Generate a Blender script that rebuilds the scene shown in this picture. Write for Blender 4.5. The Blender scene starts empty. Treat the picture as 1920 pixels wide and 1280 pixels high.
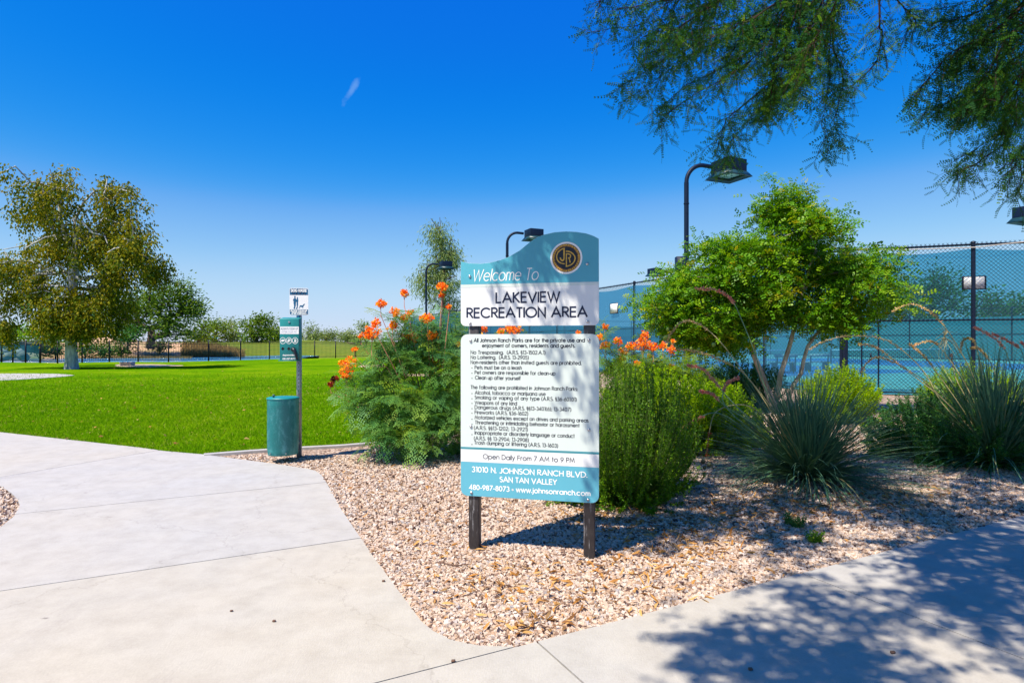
import bpy, math, random
import numpy as np
from math import sin, cos, pi, radians, sqrt, atan2
random.seed(7)
rng = np.random.default_rng(7)
S = bpy.context.scene
COL = S.collection

# ------------------------------------------------------------------ camera
F, CX, CY, CAMH = 1140.0, 960.0, 640.0, 1.5
cam = bpy.data.cameras.new('camera')
cam.sensor_fit = 'HORIZONTAL'; cam.sensor_width = 36.0
cam.lens = 36.0 * F / 1920.0
cam.clip_start = 0.05; cam.clip_end = 3000
camo = bpy.data.objects.new('camera', cam); COL.objects.link(camo)
camo.location = (0, 0, CAMH); camo.rotation_euler = (pi / 2, 0, 0)
S.camera = camo

# ------------------------------------------------------------------ world, sun, exposure
SUNV = np.array([-.44, -.414, 1.0]); SUNV /= np.linalg.norm(SUNV)
W = bpy.data.worlds.new('World'); S.world = W; W.use_nodes = True
nt = W.node_tree; bg = nt.nodes['Background']; bg.inputs[1].default_value = 0.1
sky = nt.nodes.new('ShaderNodeTexSky'); sky.sky_type = 'NISHITA'; sky.sun_disc = False
sky.sun_elevation = math.asin(SUNV[2]); sky.sun_rotation = atan2(SUNV[0], SUNV[1])
sky.ozone_density = 5.0; sky.air_density = 1.0; sky.dust_density = 0.0
sc1 = nt.nodes.new('ShaderNodeVectorMath'); sc1.operation = 'SCALE'; sc1.inputs['Scale'].default_value = 0.1
crv = nt.nodes.new('ShaderNodeRGBCurve')
def setcurve(c, pts):
    c.points[0].location = pts[0]; c.points[1].location = pts[-1]
    for p in pts[1:-1]: c.points.new(*p)
setcurve(crv.mapping.curves[0], [(0, 0), (.09, .002), (.13, .006), (.16, .025), (.20, .11), (.25, .18), (.37, .31), (.66, .42), (1, .55)])
setcurve(crv.mapping.curves[1], [(0, 0), (.06, .055), (.11, .088), (.16, .108), (.22, .155), (.28, .215), (.37, .33), (.55, .47), (.75, .51), (1, .6)])
setcurve(crv.mapping.curves[2], [(0, 0), (.1, .36), (.2, .53), (.32, .535), (.48, .59), (.59, .62), (.7, .64), (1, .66)])
crv.mapping.update()
sc2 = nt.nodes.new('ShaderNodeVectorMath'); sc2.operation = 'SCALE'; sc2.inputs['Scale'].default_value = 7.9
nt.links.new(sky.outputs[0], sc1.inputs[0]); nt.links.new(sc1.outputs[0], crv.inputs['Color'])
nt.links.new(crv.outputs[0], sc2.inputs[0])
# a thin wisp of cirrus high in the clear sky
tc = nt.nodes.new('ShaderNodeTexCoord')
wd = np.array([(661 - CX) / F, 1.0, (CY - 168) / F]); wd /= np.linalg.norm(wd)
sub = nt.nodes.new('ShaderNodeVectorMath'); sub.operation = 'SUBTRACT'; sub.inputs[1].default_value = tuple(wd)
nt.links.new(tc.outputs['Generated'], sub.inputs[0])
def dotn(v):
    d = nt.nodes.new('ShaderNodeVectorMath'); d.operation = 'DOT_PRODUCT'; d.inputs[1].default_value = v; nt.links.new(sub.outputs[0], d.inputs[0]); return d.outputs['Value']
cmb = nt.nodes.new('ShaderNodeCombineXYZ'); ca, sa = cos(radians(52)), sin(radians(52))
nt.links.new(dotn((ca * 62, 0, sa * 62)), cmb.inputs[0]); nt.links.new(dotn((-sa * 260, 0, ca * 260)), cmb.inputs[1]); nt.links.new(dotn((0, 20, 0)), cmb.inputs[2])
nz = nt.nodes.new('ShaderNodeTexNoise'); nz.inputs['Scale'].default_value = 70.0; nz.inputs['Detail'].default_value = 5
nt.links.new(tc.outputs['Generated'], nz.inputs[0])
lenn = nt.nodes.new('ShaderNodeVectorMath'); lenn.operation = 'LENGTH'; nt.links.new(cmb.outputs[0], lenn.inputs[0])
adw = nt.nodes.new('ShaderNodeMath'); adw.operation = 'MULTIPLY_ADD'; adw.inputs[1].default_value = 2.6; adw.inputs[2].default_value = -1.3
ad2 = nt.nodes.new('ShaderNodeMath'); ad2.operation = 'ADD'; nt.links.new(nz.outputs[0], adw.inputs[0]); nt.links.new(adw.outputs[0], ad2.inputs[0]); nt.links.new(lenn.outputs['Value'], ad2.inputs[1])
mr = nt.nodes.new('ShaderNodeMapRange'); mr.inputs[1].default_value = 1.3; mr.inputs[2].default_value = 0.2; mr.inputs[3].default_value = 0; mr.inputs[4].default_value = 0.35
nt.links.new(ad2.outputs[0], mr.inputs[0])
mx = nt.nodes.new('ShaderNodeMixRGB'); mx.inputs[2].default_value = (1.6, 2.9, 5.0, 1)
nt.links.new(mr.outputs[0], mx.inputs[0]); nt.links.new(sc2.outputs[0], mx.inputs[1])
nt.links.new(mx.outputs[0], bg.inputs[0])

sl = bpy.data.lights.new('sun', 'SUN'); sl.energy = 4.6; sl.angle = radians(0.53); sl.color = (1.0, .91, .74)
so = bpy.data.objects.new('sun', sl); COL.objects.link(so); so.location = (-20, -20, 40)
import mathutils
so.rotation_euler = mathutils.Vector(SUNV).to_track_quat('Z', 'Y').to_euler()
S.view_settings.view_transform = 'Standard'; S.view_settings.look = 'None'
S.view_settings.gamma = 1.0; S.view_settings.use_curve_mapping = False
S.view_settings.exposure = 0.9
S.render.film_transparent = False
try:
    S.cycles.max_bounces = 6; S.cycles.transparent_max_bounces = 16
    S.cycles.use_denoising = True
except Exception: pass

# ------------------------------------------------------------------ helpers
def P(px, py, Y):                      # a point at distance Y seen where the photograph shows it
    return np.array([(px - CX) / F * Y, Y, CAMH + (CY - py) / F * Y])
def G(px, py, z=0.0):                  # a point on the ground
    Y = F * (CAMH - z) / (py - CY)
    return np.array([(px - CX) / F * Y, Y, z])
def put(o, parent=None, label=None, cat=None, group=None, kind=None):
    COL.objects.link(o) if o.name not in COL.objects else None
    if parent is not None: o.parent = parent
    if label: o['label'] = label
    if cat: o['category'] = cat
    if group: o['group'] = group
    if kind: o['kind'] = kind
    return o
def thing(name, label, cat, loc=(0, 0, 0), rz=0, group=None):
    o = bpy.data.objects.new(name, None); o.empty_display_size = .1
    o.location = tuple(loc); o.rotation_euler = (0, 0, rz)
    return put(o, None, label, cat, group)
class MB:
    """collects vertices and faces, then links them as one mesh object"""
    def __init__(s): s.v = []; s.f = []; s.n = 0; s.t = []; s.mi = []
    def add(s, V, Fc, tint=None, mi=0):
        V = np.asarray(V, float).reshape(-1, 3); Fc = np.asarray(Fc, int)
        s.v.append(V); s.f.append(Fc + s.n); s.n += len(V)
        if tint is None: tint = np.zeros(len(Fc))
        s.t.append(np.broadcast_to(np.asarray(tint, float), (len(Fc),)))
        s.mi.append(np.full(len(Fc), mi, int))
    def box(s, c, size, R=None, tint=0, mi=0):
        c = np.asarray(c, float); h = np.asarray(size, float) / 2
        q = np.array([[-1, -1, -1], [1, -1, -1], [1, 1, -1], [-1, 1, -1], [-1, -1, 1], [1, -1, 1], [1, 1, 1], [-1, 1, 1]]) * h
        if R is not None: q = q @ np.asarray(R).T
        s.add(q + c, [[0, 3, 2, 1], [4, 5, 6, 7], [0, 1, 5, 4], [1, 2, 6, 5], [2, 3, 7, 6], [3, 0, 4, 7]], np.full(6, tint), mi)
    def tube(s, pts, rad, k=8, caps=True, tint=0, mi=0):
        pts = np.asarray(pts, float); n = len(pts); rad = np.broadcast_to(np.asarray(rad, float), (n,))
        T = np.gradient(pts, axis=0); T /= np.linalg.norm(T, axis=1)[:, None] + 1e-9
        ref = np.array([0, 0, 1.0]) if abs(T[0][2]) < .9 else np.array([1.0, 0, 0])
        U = np.cross(T[0], ref); U /= np.linalg.norm(U); V = []
        for i in range(n):
            U = U - T[i] * (U @ T[i]); U /= np.linalg.norm(U) + 1e-9; B = np.cross(T[i], U)
            a = np.arange(k) * 2 * pi / k
            V.append(pts[i] + rad[i] * (np.cos(a)[:, None] * U + np.sin(a)[:, None] * B))
        V = np.concatenate(V); Fq = []
        for i in range(n - 1):
            for j in range(k):
                Fq.append([i * k + j, i * k + (j + 1) % k, (i + 1) * k + (j + 1) % k, (i + 1) * k + j])
        s.add(V, Fq, tint, mi)
        if caps:
            for i, fl in ((0, True), (n - 1, False)):
                base = V[i * k:(i + 1) * k]; c = base.mean(0)
                tri = [[j, (j + 1) % k, k] if not fl else [(j + 1) % k, j, k] for j in range(k)]
                s.add(np.vstack([base, c]), tri, tint, mi)
    def poly(s, pts, z0, z1=None, tint=0, mi=0):
        """a flat polygon (z1 None) or a prism; pts in XY"""
        pts = [tuple(p[:2]) for p in pts]
        tri = mathutils.geometry.tessellate_polygon([[mathutils.Vector((x, y, 0)) for x, y in pts]])
        A = np.array(pts); n = len(A)
        area = 0.5 * np.sum(A[:, 0] * np.roll(A[:, 1], -1) - np.roll(A[:, 0], -1) * A[:, 1])
        tri = [list(t) for t in tri]
        out = []
        for t in tri:
            a, b, c = A[t[0]], A[t[1]], A[t[2]]
            if np.cross(b - a, c - a) < 0: t = t[::-1]
            out.append(t)
        top = z0 if z1 is None else z1
        s.add(np.c_[A, np.full(n, top)], out, tint, mi)
        if z1 is not None:
            s.add(np.c_[A, np.full(n, z0)], [t[::-1] for t in out], tint, mi)
            B = A if area > 0 else A[::-1]
            V = np.vstack([np.c_[B, np.full(n, z0)], np.c_[B, np.full(n, z1)]])
            s.add(V, [[i, (i + 1) % n, n + (i + 1) % n, n + i] for i in range(n)], tint, mi)
    def tris(s): return sum((f.shape[1] - 2) * len(f) for f in s.f)
    def build(s, name, mats, parent=None, smooth=False, **kw):
        me = bpy.data.meshes.new(name)
        V = np.concatenate(s.v) if s.v else np.zeros((0, 3))
        me.vertices.add(len(V)); me.vertices.foreach_set('co', V.astype(np.float32).ravel())
        lt = np.concatenate([np.full(len(f), f.shape[1]) for f in s.f]); ls = np.concatenate([[0], np.cumsum(lt)[:-1]])
        li = np.concatenate([f.ravel() for f in s.f])
        me.loops.add(len(li)); me.loops.foreach_set('vertex_index', li.astype(np.int32))
        me.polygons.add(len(lt)); me.polygons.foreach_set('loop_start', ls.astype(np.int32))
        me.polygons.foreach_set('loop_total', lt.astype(np.int32))
        mats = mats if isinstance(mats, (list, tuple)) else [mats]
        for m in mats: me.materials.append(m)
        if len(mats) > 1: me.polygons.foreach_set('material_index', np.concatenate(s.mi).astype(np.int32))
        if smooth: me.polygons.foreach_set('use_smooth', np.ones(len(lt), bool))
        at = me.attributes.new('tint', 'FLOAT', 'FACE'); at.data.foreach_set('value', np.concatenate(s.t).astype(np.float32))
        me.update(calc_edges=True); me.validate()
        o = bpy.data.objects.new(name, me)
        STATS[name] = STATS.get(name, 0) + s.tris()
        return put(o, parent, **kw)
STATS = {}
def bevel(o, w=.004, seg=2):
    m = o.modifiers.new('bevel', 'BEVEL'); m.width = w; m.segments = seg; m.limit_method = 'ANGLE'; return o
def unit(v): return v / (np.linalg.norm(v, axis=-1, keepdims=True) + 1e-9)
def frames(D, N):
    D = unit(D); Sd = unit(np.cross(D, N)); N2 = np.cross(Sd, D); return D, Sd, N2
def inst(mb, pv, pf, Pt, D, N, sc, tint, curve=None, mi=0):
    """copies of a small pattern (x along D, y sideways, z along the normal)"""
    D, Sd, N2 = frames(D, N); n = len(Pt); m = len(pv); pv = np.asarray(pv, float)
    sc = np.broadcast_to(np.asarray(sc, float), (n,))
    x = pv[None, :, 0] * sc[:, None]; y = pv[None, :, 1] * sc[:, None]; z = pv[None, :, 2] * sc[:, None]
    if curve is not None: z = z - np.asarray(curve).reshape(-1, 1) * x * x / sc[:, None]
    V = Pt[:, None] + x[..., None] * D[:, None] + y[..., None] * Sd[:, None] + z[..., None] * N2[:, None]
    Fc = (np.asarray(pf)[None] + (np.arange(n) * m)[:, None, None]).reshape(-1, len(pf[0]))
    mb.add(V.reshape(-1, 3), Fc, np.repeat(np.broadcast_to(tint, (n,)), len(pf)), mi)
def rand_dir(n, up=0.0):
    v = rng.normal(size=(n, 3)); v[:, 2] += up; return unit(v)
def rotmats(n):
    q = unit(rng.normal(size=(n, 4))); w, x, y, z = q.T
    return np.array([[1 - 2 * (y * y + z * z), 2 * (x * y - z * w), 2 * (x * z + y * w)], [2 * (x * y + z * w), 1 - 2 * (x * x + z * z), 2 * (y * z - x * w)],
                     [2 * (x * z - y * w), 2 * (y * z + x * w), 1 - 2 * (x * x + y * y)]]).transpose(2, 0, 1)
LEAF_V = [[0, 0, 0], [.45, .5, .06], [1, 0, -.06], [.45, -.5, .06]]; LEAF_F = [[0, 1, 2, 3]]
def leafpat(w): return [[a, b * w, c] for a, b, c in LEAF_V]
def pinnate(pairs, llen, lw, ang=65, start=.12, taper=.35, rach=.006):
    """one feather leaf: thin rachis with paired leaflets"""
    V = []; Fc = []
    V += [[0, -rach, 0], [0, rach, 0], [1, rach * .4, 0], [1, -rach * .4, 0]]; Fc.append([0, 3, 2, 1])
    for i in range(pairs):
        u = start + (1 - start) * i / max(1, pairs - 1); l = llen * (1 - taper * abs(2 * u - 1))
        for sg in (-1, 1):
            a = radians(ang); d = np.array([cos(a), sg * sin(a), .12]); e = np.array([-sin(a), sg * cos(a), 0])
            b = np.array([u, 0, 0]); k = len(V)
            V += [list(b), list(b + d * l * .5 + e * lw * .5), list(b + d * l), list(b + d * l * .5 - e * lw * .5)]
            Fc.append([k, k + 1, k + 2, k + 3])
    return V, Fc
def bipinnate(pp=5, lp=6):
    V = []; Fc = []
    v, f = [[0, -.004, 0], [0, .004, 0], [1, .002, 0], [1, -.002, 0]], [[0, 3, 2, 1]]
    V += v; Fc += f
    for i in range(pp):
        u = .2 + .8 * i / (pp - 1); L = .42 * (1 - .45 * abs(1.6 * u - .9))
        for sg in (-1, 1):
            a = radians(58); d = np.array([cos(a), sg * sin(a), .05]); e = np.array([-sin(a), sg * cos(a), 0])
            for j in range(lp):
                t = (j + .8) / lp; b = np.array([u, 0, 0]) + d * L * t - np.array([0, 0, .10 * t * t])
                for sh in (-1, 1):
                    dd = d * .45 + e * sh * .9; dd = dd / np.linalg.norm(dd); ee = np.array([-dd[1], dd[0], 0]); k = len(V); l = .105; w = .062
                    V += [list(b), list(b + dd * l * .5 + ee * w * .5), list(b + dd * l), list(b + dd * l * .5 - ee * w * .5)]
                    Fc.append([k, k + 1, k + 2, k + 3])
    return V, Fc

# ------------------------------------------------------------------ materials
def nodes(name):
    m = bpy.data.materials.new(name); m.use_nodes = True; t = m.node_tree; return m, t, t.nodes['Principled BSDF']
def ramp(t, stops, interp='LINEAR'):
    r = t.nodes.new('ShaderNodeValToRGB'); r.color_ramp.interpolation = interp; e = r.color_ramp.elements
    while len(e) < len(stops): e.new(.5)
    for i, (p, c) in enumerate(stops): e[i].position = p; e[i].color = (*c, 1)
    return r
def noise(t, scale, detail=4, rough=.55, vec=None, dist=0):
    n = t.nodes.new('ShaderNodeTexNoise'); n.inputs['Scale'].default_value = scale; n.inputs['Detail'].default_value = detail
    n.inputs['Roughness'].default_value = rough; n.inputs['Distortion'].default_value = dist
    if vec is not None: t.links.new(vec, n.inputs['Vector'])
    return n
def geo(t, sc=None):
    g = t.nodes.new('ShaderNodeNewGeometry').outputs['Position']
    if sc is None: return g
    m = t.nodes.new('ShaderNodeMapping'); m.inputs['Scale'].default_value = sc; t.links.new(g, m.inputs[0]); return m.outputs[0]
def objc(t, sc=(1, 1, 1)):
    g = t.nodes.new('ShaderNodeTexCoord').outputs['Object']
    m = t.nodes.new('ShaderNodeMapping'); m.inputs['Scale'].default_value = sc; t.links.new(g, m.inputs[0]); return m.outputs[0]
def mixc(t, fac, a, b, mode='MIX'):
    m = t.nodes.new('ShaderNodeMixRGB'); m.blend_type = mode
    for i, x in ((0, fac), (1, a), (2, b)):
        if isinstance(x, (int, float)): m.inputs[i].default_value = x
        elif isinstance(x, tuple): m.inputs[i].default_value = (*x, 1)
        else: t.links.new(x, m.inputs[i])
    return m.outputs[0]
def addbump(t, b, h, dist=.01, strength=1.0):
    n = t.nodes.new('ShaderNodeBump'); n.inputs['Distance'].default_value = dist; n.inputs['Strength'].default_value = strength
    t.links.new(h, n.inputs['Height']); t.links.new(n.outputs[0], b.inputs['Normal']); return n
def mat_plain(name, c, rough=.6, metal=0, var=.15, scale=8, bump=0, spec=.4):
    m, t, b = nodes(name); n = noise(t, scale, 5, vec=objc(t))
    r = ramp(t, [(.3, tuple(x * (1 - var) for x in c)), (.7, tuple(min(1, x * (1 + var)) for x in c))]); t.links.new(n.outputs[0], r.inputs[0])
    t.links.new(r.outputs[0], b.inputs['Base Color']); b.inputs['Roughness'].default_value = rough; b.inputs['Metallic'].default_value = metal
    b.inputs['Specular IOR Level'].default_value = spec
    if bump: addbump(t, b, n.outputs[0], bump)
    return m
def mat_leaf(name, stops, transl=.35, rough=.5, spec=.3, big=.6):
    """leaf colours differ from leaf to leaf (tint) and a little from branch to branch"""
    m, t, b = nodes(name); a = t.nodes.new('ShaderNodeAttribute'); a.attribute_name = 'tint'
    n = noise(t, big, 2, vec=geo(t)); ad = t.nodes.new('ShaderNodeMath'); ad.operation = 'MULTIPLY_ADD'
    ad.inputs[1].default_value = .5; t.links.new(n.outputs[0], ad.inputs[0])
    sb = t.nodes.new('ShaderNodeMath'); sb.operation = 'SUBTRACT'; sb.inputs[1].default_value = .25
    t.links.new(a.outputs['Fac'], ad.inputs[2]); t.links.new(ad.outputs[0], sb.inputs[0])
    r = ramp(t, stops); t.links.new(sb.outputs[0], r.inputs[0])
    t.links.new(r.outputs[0], b.inputs['Base Color']); b.inputs['Roughness'].default_value = rough
    b.inputs['Specular IOR Level'].default_value = spec
    tr = t.nodes.new('ShaderNodeBsdfTranslucent'); t.links.new(mixc(t, 1.0, r.outputs[0], (1.5, 1.35, .6), 'MULTIPLY'), tr.inputs[0])
    mx = t.nodes.new('ShaderNodeMixShader'); mx.inputs[0].default_value = transl
    t.links.new(b.outputs[0], mx.inputs[1]); t.links.new(tr.outputs[0], mx.inputs[2]); t.links.new(mx.outputs[0], t.nodes['Material Output'].inputs[0])
    return m
def mat_bark(name, c1, c2, scale=12, zst=.3):
    m, t, b = nodes(name); n = noise(t, scale, 6, .65, vec=objc(t, (1, 1, zst))); r = ramp(t, [(.35, c1), (.62, c2)])
    t.links.new(n.outputs[0], r.inputs[0]); t.links.new(r.outputs[0], b.inputs['Base Color']); b.inputs['Roughness'].default_value = .9
    addbump(t, b, n.outputs[0], .02); return m

# concrete: pale, faintly mottled, brushed finish, small stains
def mat_concrete():
    m, t, b = nodes('concrete'); g = geo(t)
    n1 = noise(t, .55, 3, .6, g); n2 = noise(t, 5, 6, .7, g); n3 = noise(t, 90, 3, .6, g)
    c = ramp(t, [(.35, (.41, .39, .355)), (.65, (.385, .38, .37))]); t.links.new(n1.outputs[0], c.inputs[0])
    c2 = ramp(t, [(.3, (.86, .85, .84)), (.6, (1, 1, 1))]); t.links.new(n2.outputs[0], c2.inputs[0])
    o = mixc(t, 1, c.outputs[0], c2.outputs[0], 'MULTIPLY')
    c3 = ramp(t, [(.3, (.93, .93, .93)), (.7, (1.03, 1.03, 1.03))]); t.links.new(n3.outputs[0], c3.inputs[0]); o = mixc(t, 1, o, c3.outputs[0], 'MULTIPLY')
    v = t.nodes.new('ShaderNodeTexVoronoi'); v.inputs['Scale'].default_value = 1.7; t.links.new(geo(t, (1, 1.4, 1)), v.inputs['Vector'])
    ad = t.nodes.new('ShaderNodeMath'); ad.operation = 'MULTIPLY_ADD'; ad.inputs[1].default_value = .09
    nn = noise(t, 22, 5, .8, g); t.links.new(nn.outputs[0], ad.inputs[0])
    sp = t.nodes.new('ShaderNodeSeparateColor'); t.links.new(v.outputs['Color'], sp.inputs[0]); gt_ = t.nodes.new('ShaderNodeMath'); gt_.operation = 'LESS_THAN'; gt_.inputs[1].default_value = .62; t.links.new(sp.outputs[0], gt_.inputs[0])
    a2 = t.nodes.new('ShaderNodeMath'); a2.operation = 'ADD'; t.links.new(gt_.outputs[0], a2.inputs[0]); t.links.new(v.outputs['Distance'], a2.inputs[1]); t.links.new(a2.outputs[0], ad.inputs[2])
    st = ramp(t, [(.055, (.40, .38, .40)), (.085, (1, 1, 1))]); t.links.new(ad.outputs[0], st.inputs[0])
    o = mixc(t, .8, o, st.outputs[0], 'MULTIPLY')
    vc = t.nodes.new('ShaderNodeTexVoronoi'); vc.feature = 'DISTANCE_TO_EDGE'; vc.inputs['Scale'].default_value = .32
    nv = noise(t, 3, 4, .7, g); vv = t.nodes.new('ShaderNodeVectorMath'); vv.operation = 'MULTIPLY_ADD'; vv.inputs[1].default_value = (.5, .5, .5); t.links.new(nv.outputs['Color'], vv.inputs[0]); t.links.new(g, vv.inputs[2]); t.links.new(vv.outputs[0], vc.inputs['Vector'])
    ck = ramp(t, [(.0006, (.62, .6, .58)), (.0016, (1, 1, 1))]); t.links.new(vc.outputs['Distance'], ck.inputs[0]); o = mixc(t, .35, o, ck.outputs[0], 'MULTIPLY')
    n6 = noise(t, 1.6, 6, .75, geo(t, (1, .4, 1)), 1.0); s6 = ramp(t, [(.60, (1, 1, 1)), (.72, (.88, .87, .88))]); t.links.new(n6.outputs[0], s6.inputs[0]); o = mixc(t, 1, o, s6.outputs[0], 'MULTIPLY')
    a = t.nodes.new('ShaderNodeAttribute'); a.attribute_name = 'tint'
    o = mixc(t, 1, o, mixc(t, a.outputs['Fac'], (.97, .975, 1.05), (1.03, .99, .95)), 'MULTIPLY')
    t.links.new(o, b.inputs['Base Color']); b.inputs['Roughness'].default_value = .85; b.inputs['Specular IOR Level'].default_value = .25
    w = noise(t, 140, 4, .7, geo(t, (1, .25, 1))); addbump(t, b, w.outputs[0], .0025, .7)
    return m
def mat_gravel_bed():
    m, t, b = nodes('gravel_bed'); g = geo(t)
    v = t.nodes.new('ShaderNodeTexVoronoi'); v.inputs['Scale'].default_value = 34; t.links.new(g, v.inputs['Vector'])
    sep = t.nodes.new('ShaderNodeSeparateColor'); t.links.new(v.outputs['Color'], sep.inputs[0])
    c = ramp(t, [(0, (.10, .06, .05)), (.2, (.32, .22, .17)), (.6, (.44, .34, .28)), (1, (.54, .46, .41))]); t.links.new(sep.outputs[0], c.inputs[0])
    n = noise(t, 1.2, 4, .6, g); d = ramp(t, [(.3, (.82, .76, .7)), (.7, (1.08, 1.05, 1.02))]); t.links.new(n.outputs[0], d.inputs[0])
    t.links.new(mixc(t, 1, c.outputs[0], d.outputs[0], 'MULTIPLY'), b.inputs['Base Color']); b.inputs['Roughness'].default_value = .95
    b.inputs['Specular IOR Level'].default_value = .1
    mth = t.nodes.new('ShaderNodeMath'); mth.operation = 'MULTIPLY'; mth.inputs[1].default_value = -1; t.links.new(v.outputs['Distance'], mth.inputs[0])
    addbump(t, b, mth.outputs[0], .03, 1); return m
def mat_stone():
    m, t, b = nodes('crushed_stone'); a = t.nodes.new('ShaderNodeAttribute'); a.attribute_name = 'tint'; a.attribute_type = 'INSTANCER'
    c = ramp(t, [(0, (.08, .045, .045)), (.10, (.20, .12, .09)), (.2, (.42, .28, .19)), (.5, (.50, .385, .315)), (.75, (.53, .43, .375)), (.93, (.57, .49, .45)), (1, (.30, .28, .30))])
    t.links.new(a.outputs['Fac'], c.inputs[0]); n = noise(t, 60, 3, .6, geo(t)); d = ramp(t, [(.3, (.85, .85, .85)), (.7, (1.1, 1.1, 1.1))])
    t.links.new(n.outputs[0], d.inputs[0]); t.links.new(mixc(t, 1, c.outputs[0], d.outputs[0], 'MULTIPLY'), b.inputs['Base Color'])
    b.inputs['Roughness'].default_value = .9; b.inputs['Specular IOR Level'].default_value = .2; return m
def mat_lawn():
    m, t, b = nodes('lawn_turf'); g = geo(t)
    n1 = noise(t, .22, 4, .6, g); n2 = noise(t, 2.2, 5, .7, g); n3 = noise(t, 45, 4, .8, g)
    c = ramp(t, [(.32, (.07, .20, .003)), (.5, (.12, .265, .003)), (.66, (.20, .32, .006))]); t.links.new(n1.outputs[0], c.inputs[0])
    d = ramp(t, [(.3, (.58, .68, .7)), (.5, (.9, .92, 1)), (.72, (1.3, 1.12, 1.0))]); t.links.new(n2.outputs[0], d.inputs[0])
    e = ramp(t, [(.3, (.55, .6, .6)), (.6, (1.15, 1.12, 1.0))]); t.links.new(n3.outputs[0], e.inputs[0])
    o = mixc(t, 1, mixc(t, 1, c.outputs[0], d.outputs[0], 'MULTIPLY'), e.outputs[0], 'MULTIPLY')
    nb = noise(t, 1.1, 5, .75, g, .4); bb = ramp(t, [(.70, (0, 0, 0)), (.78, (.55, .55, .55))]); t.links.new(nb.outputs[0], bb.inputs[0])
    o = mixc(t, bb.outputs[0], o, (.25, .20, .07))
    t.links.new(o, b.inputs['Base Color']); b.inputs['Roughness'].default_value = .8; b.inputs['Specular IOR Level'].default_value = .0
    addbump(t, b, n3.outputs[0], .04, 1); return m
def mat_terrain():
    m, t, b = nodes('terrain'); g = geo(t)
    n1 = noise(t, .05, 4, .6, g); n2 = noise(t, .8, 5, .7, g)
    gr = ramp(t, [(.3, (.085, .15, .012)), (.7, (.17, .19, .02))]); t.links.new(n2.outputs[0], gr.inputs[0])
    tn = ramp(t, [(.3, (.40, .24, .13)), (.7, (.55, .38, .25))]); t.links.new(n2.outputs[0], tn.inputs[0])
    a = t.nodes.new('ShaderNodeAttribute'); a.attribute_name = 'tint'
    ad = t.nodes.new('ShaderNodeMath'); ad.operation = 'ADD'; t.links.new(a.outputs['Fac'], ad.inputs[0])
    s2 = t.nodes.new('ShaderNodeMath'); s2.operation = 'MULTIPLY_ADD'; s2.inputs[1].default_value = .5; s2.inputs[2].default_value = -.25
    n4 = noise(t, .35, 4, .7, g); t.links.new(n4.outputs[0], s2.inputs[0]); t.links.new(s2.outputs[0], ad.inputs[1])
    k = ramp(t, [(.42, (0, 0, 0)), (.55, (1, 1, 1))]); t.links.new(ad.outputs[0], k.inputs[0])
    t.links.new(mixc(t, k.outputs[0], gr.outputs[0], tn.outputs[0]), b.inputs['Base Color']); b.inputs['Roughness'].default_value = .95
    b.inputs['Specular IOR Level'].default_value = .1
    addbump(t, b, n2.outputs[0], .1); return m
def mat_water():
    m, t, b = nodes('lake_water'); b.inputs['Base Color'].default_value = (.05, .22, .42, 1); b.inputs['Roughness'].default_value = .12
    b.inputs['IOR'].default_value = 1.33; n = noise(t, 2.5, 3, .6, geo(t, (1, 2.5, 1))); addbump(t, b, n.outputs[0], .25, 1); return m
def mat_court(name, c):
    m, t, b = nodes(name); n = noise(t, 1.1, 5, .7, geo(t)); r = ramp(t, [(.3, tuple(x * .8 for x in c)), (.7, tuple(x * 1.2 for x in c))])
    t.links.new(n.outputs[0], r.inputs[0]); t.links.new(r.outputs[0], b.inputs['Base Color']); b.inputs['Roughness'].default_value = .8; return m
def mat_screen(name, c, alpha, see):
    """woven windscreen cloth: part threads, part gaps that tint what is behind"""
    m, t, b = nodes(name); b.inputs['Base Color'].default_value = (*c, 1); b.inputs['Roughness'].default_value = .9; b.inputs['Specular IOR Level'].default_value = .1
    tr = t.nodes.new('ShaderNodeBsdfTransparent'); tr.inputs[0].default_value = (*see, 1); tl = t.nodes.new('ShaderNodeBsdfTranslucent'); tl.inputs[0].default_value = (*c, 1)
    m1 = t.nodes.new('ShaderNodeMixShader'); m1.inputs[0].default_value = .4; t.links.new(b.outputs[0], m1.inputs[1]); t.links.new(tl.outputs[0], m1.inputs[2])
    n = noise(t, 1.5, 3, .6, geo(t)); mr_ = t.nodes.new('ShaderNodeMapRange'); mr_.inputs[3].default_value = alpha * .85; mr_.inputs[4].default_value = min(1, alpha * 1.15)
    t.links.new(n.outputs[0], mr_.inputs[0])
    m2 = t.nodes.new('ShaderNodeMixShader'); t.links.new(mr_.outputs[0], m2.inputs[0]); t.links.new(tr.outputs[0], m2.inputs[1]); t.links.new(m1.outputs[0], m2.inputs[2])
    t.links.new(m2.outputs[0], t.nodes['Material Output'].inputs[0]); return m
def mat_post():
    """dark brown painted steel with pale run-down streaks"""
    m, t, b = nodes('sign_post_paint'); n = noise(t, 9, 5, .7, objc(t, (6, 6, .35))); n2 = noise(t, 40, 4, .7, objc(t, (1, 1, .5)))
    c = ramp(t, [(.3, (.022, .020, .024)), (.6, (.045, .04, .042))]); t.links.new(n2.outputs[0], c.inputs[0])
    k = ramp(t, [(.60, (0, 0, 0)), (.63, (.8, .8, .8)), (.66, (.15, .15, .15))]); t.links.new(n.outputs[0], k.inputs[0])
    t.links.new(mixc(t, k.outputs[0], c.outputs[0], (.42, .42, .45)), b.inputs['Base Color']); b.inputs['Roughness'].default_value = .45
    return m
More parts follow.
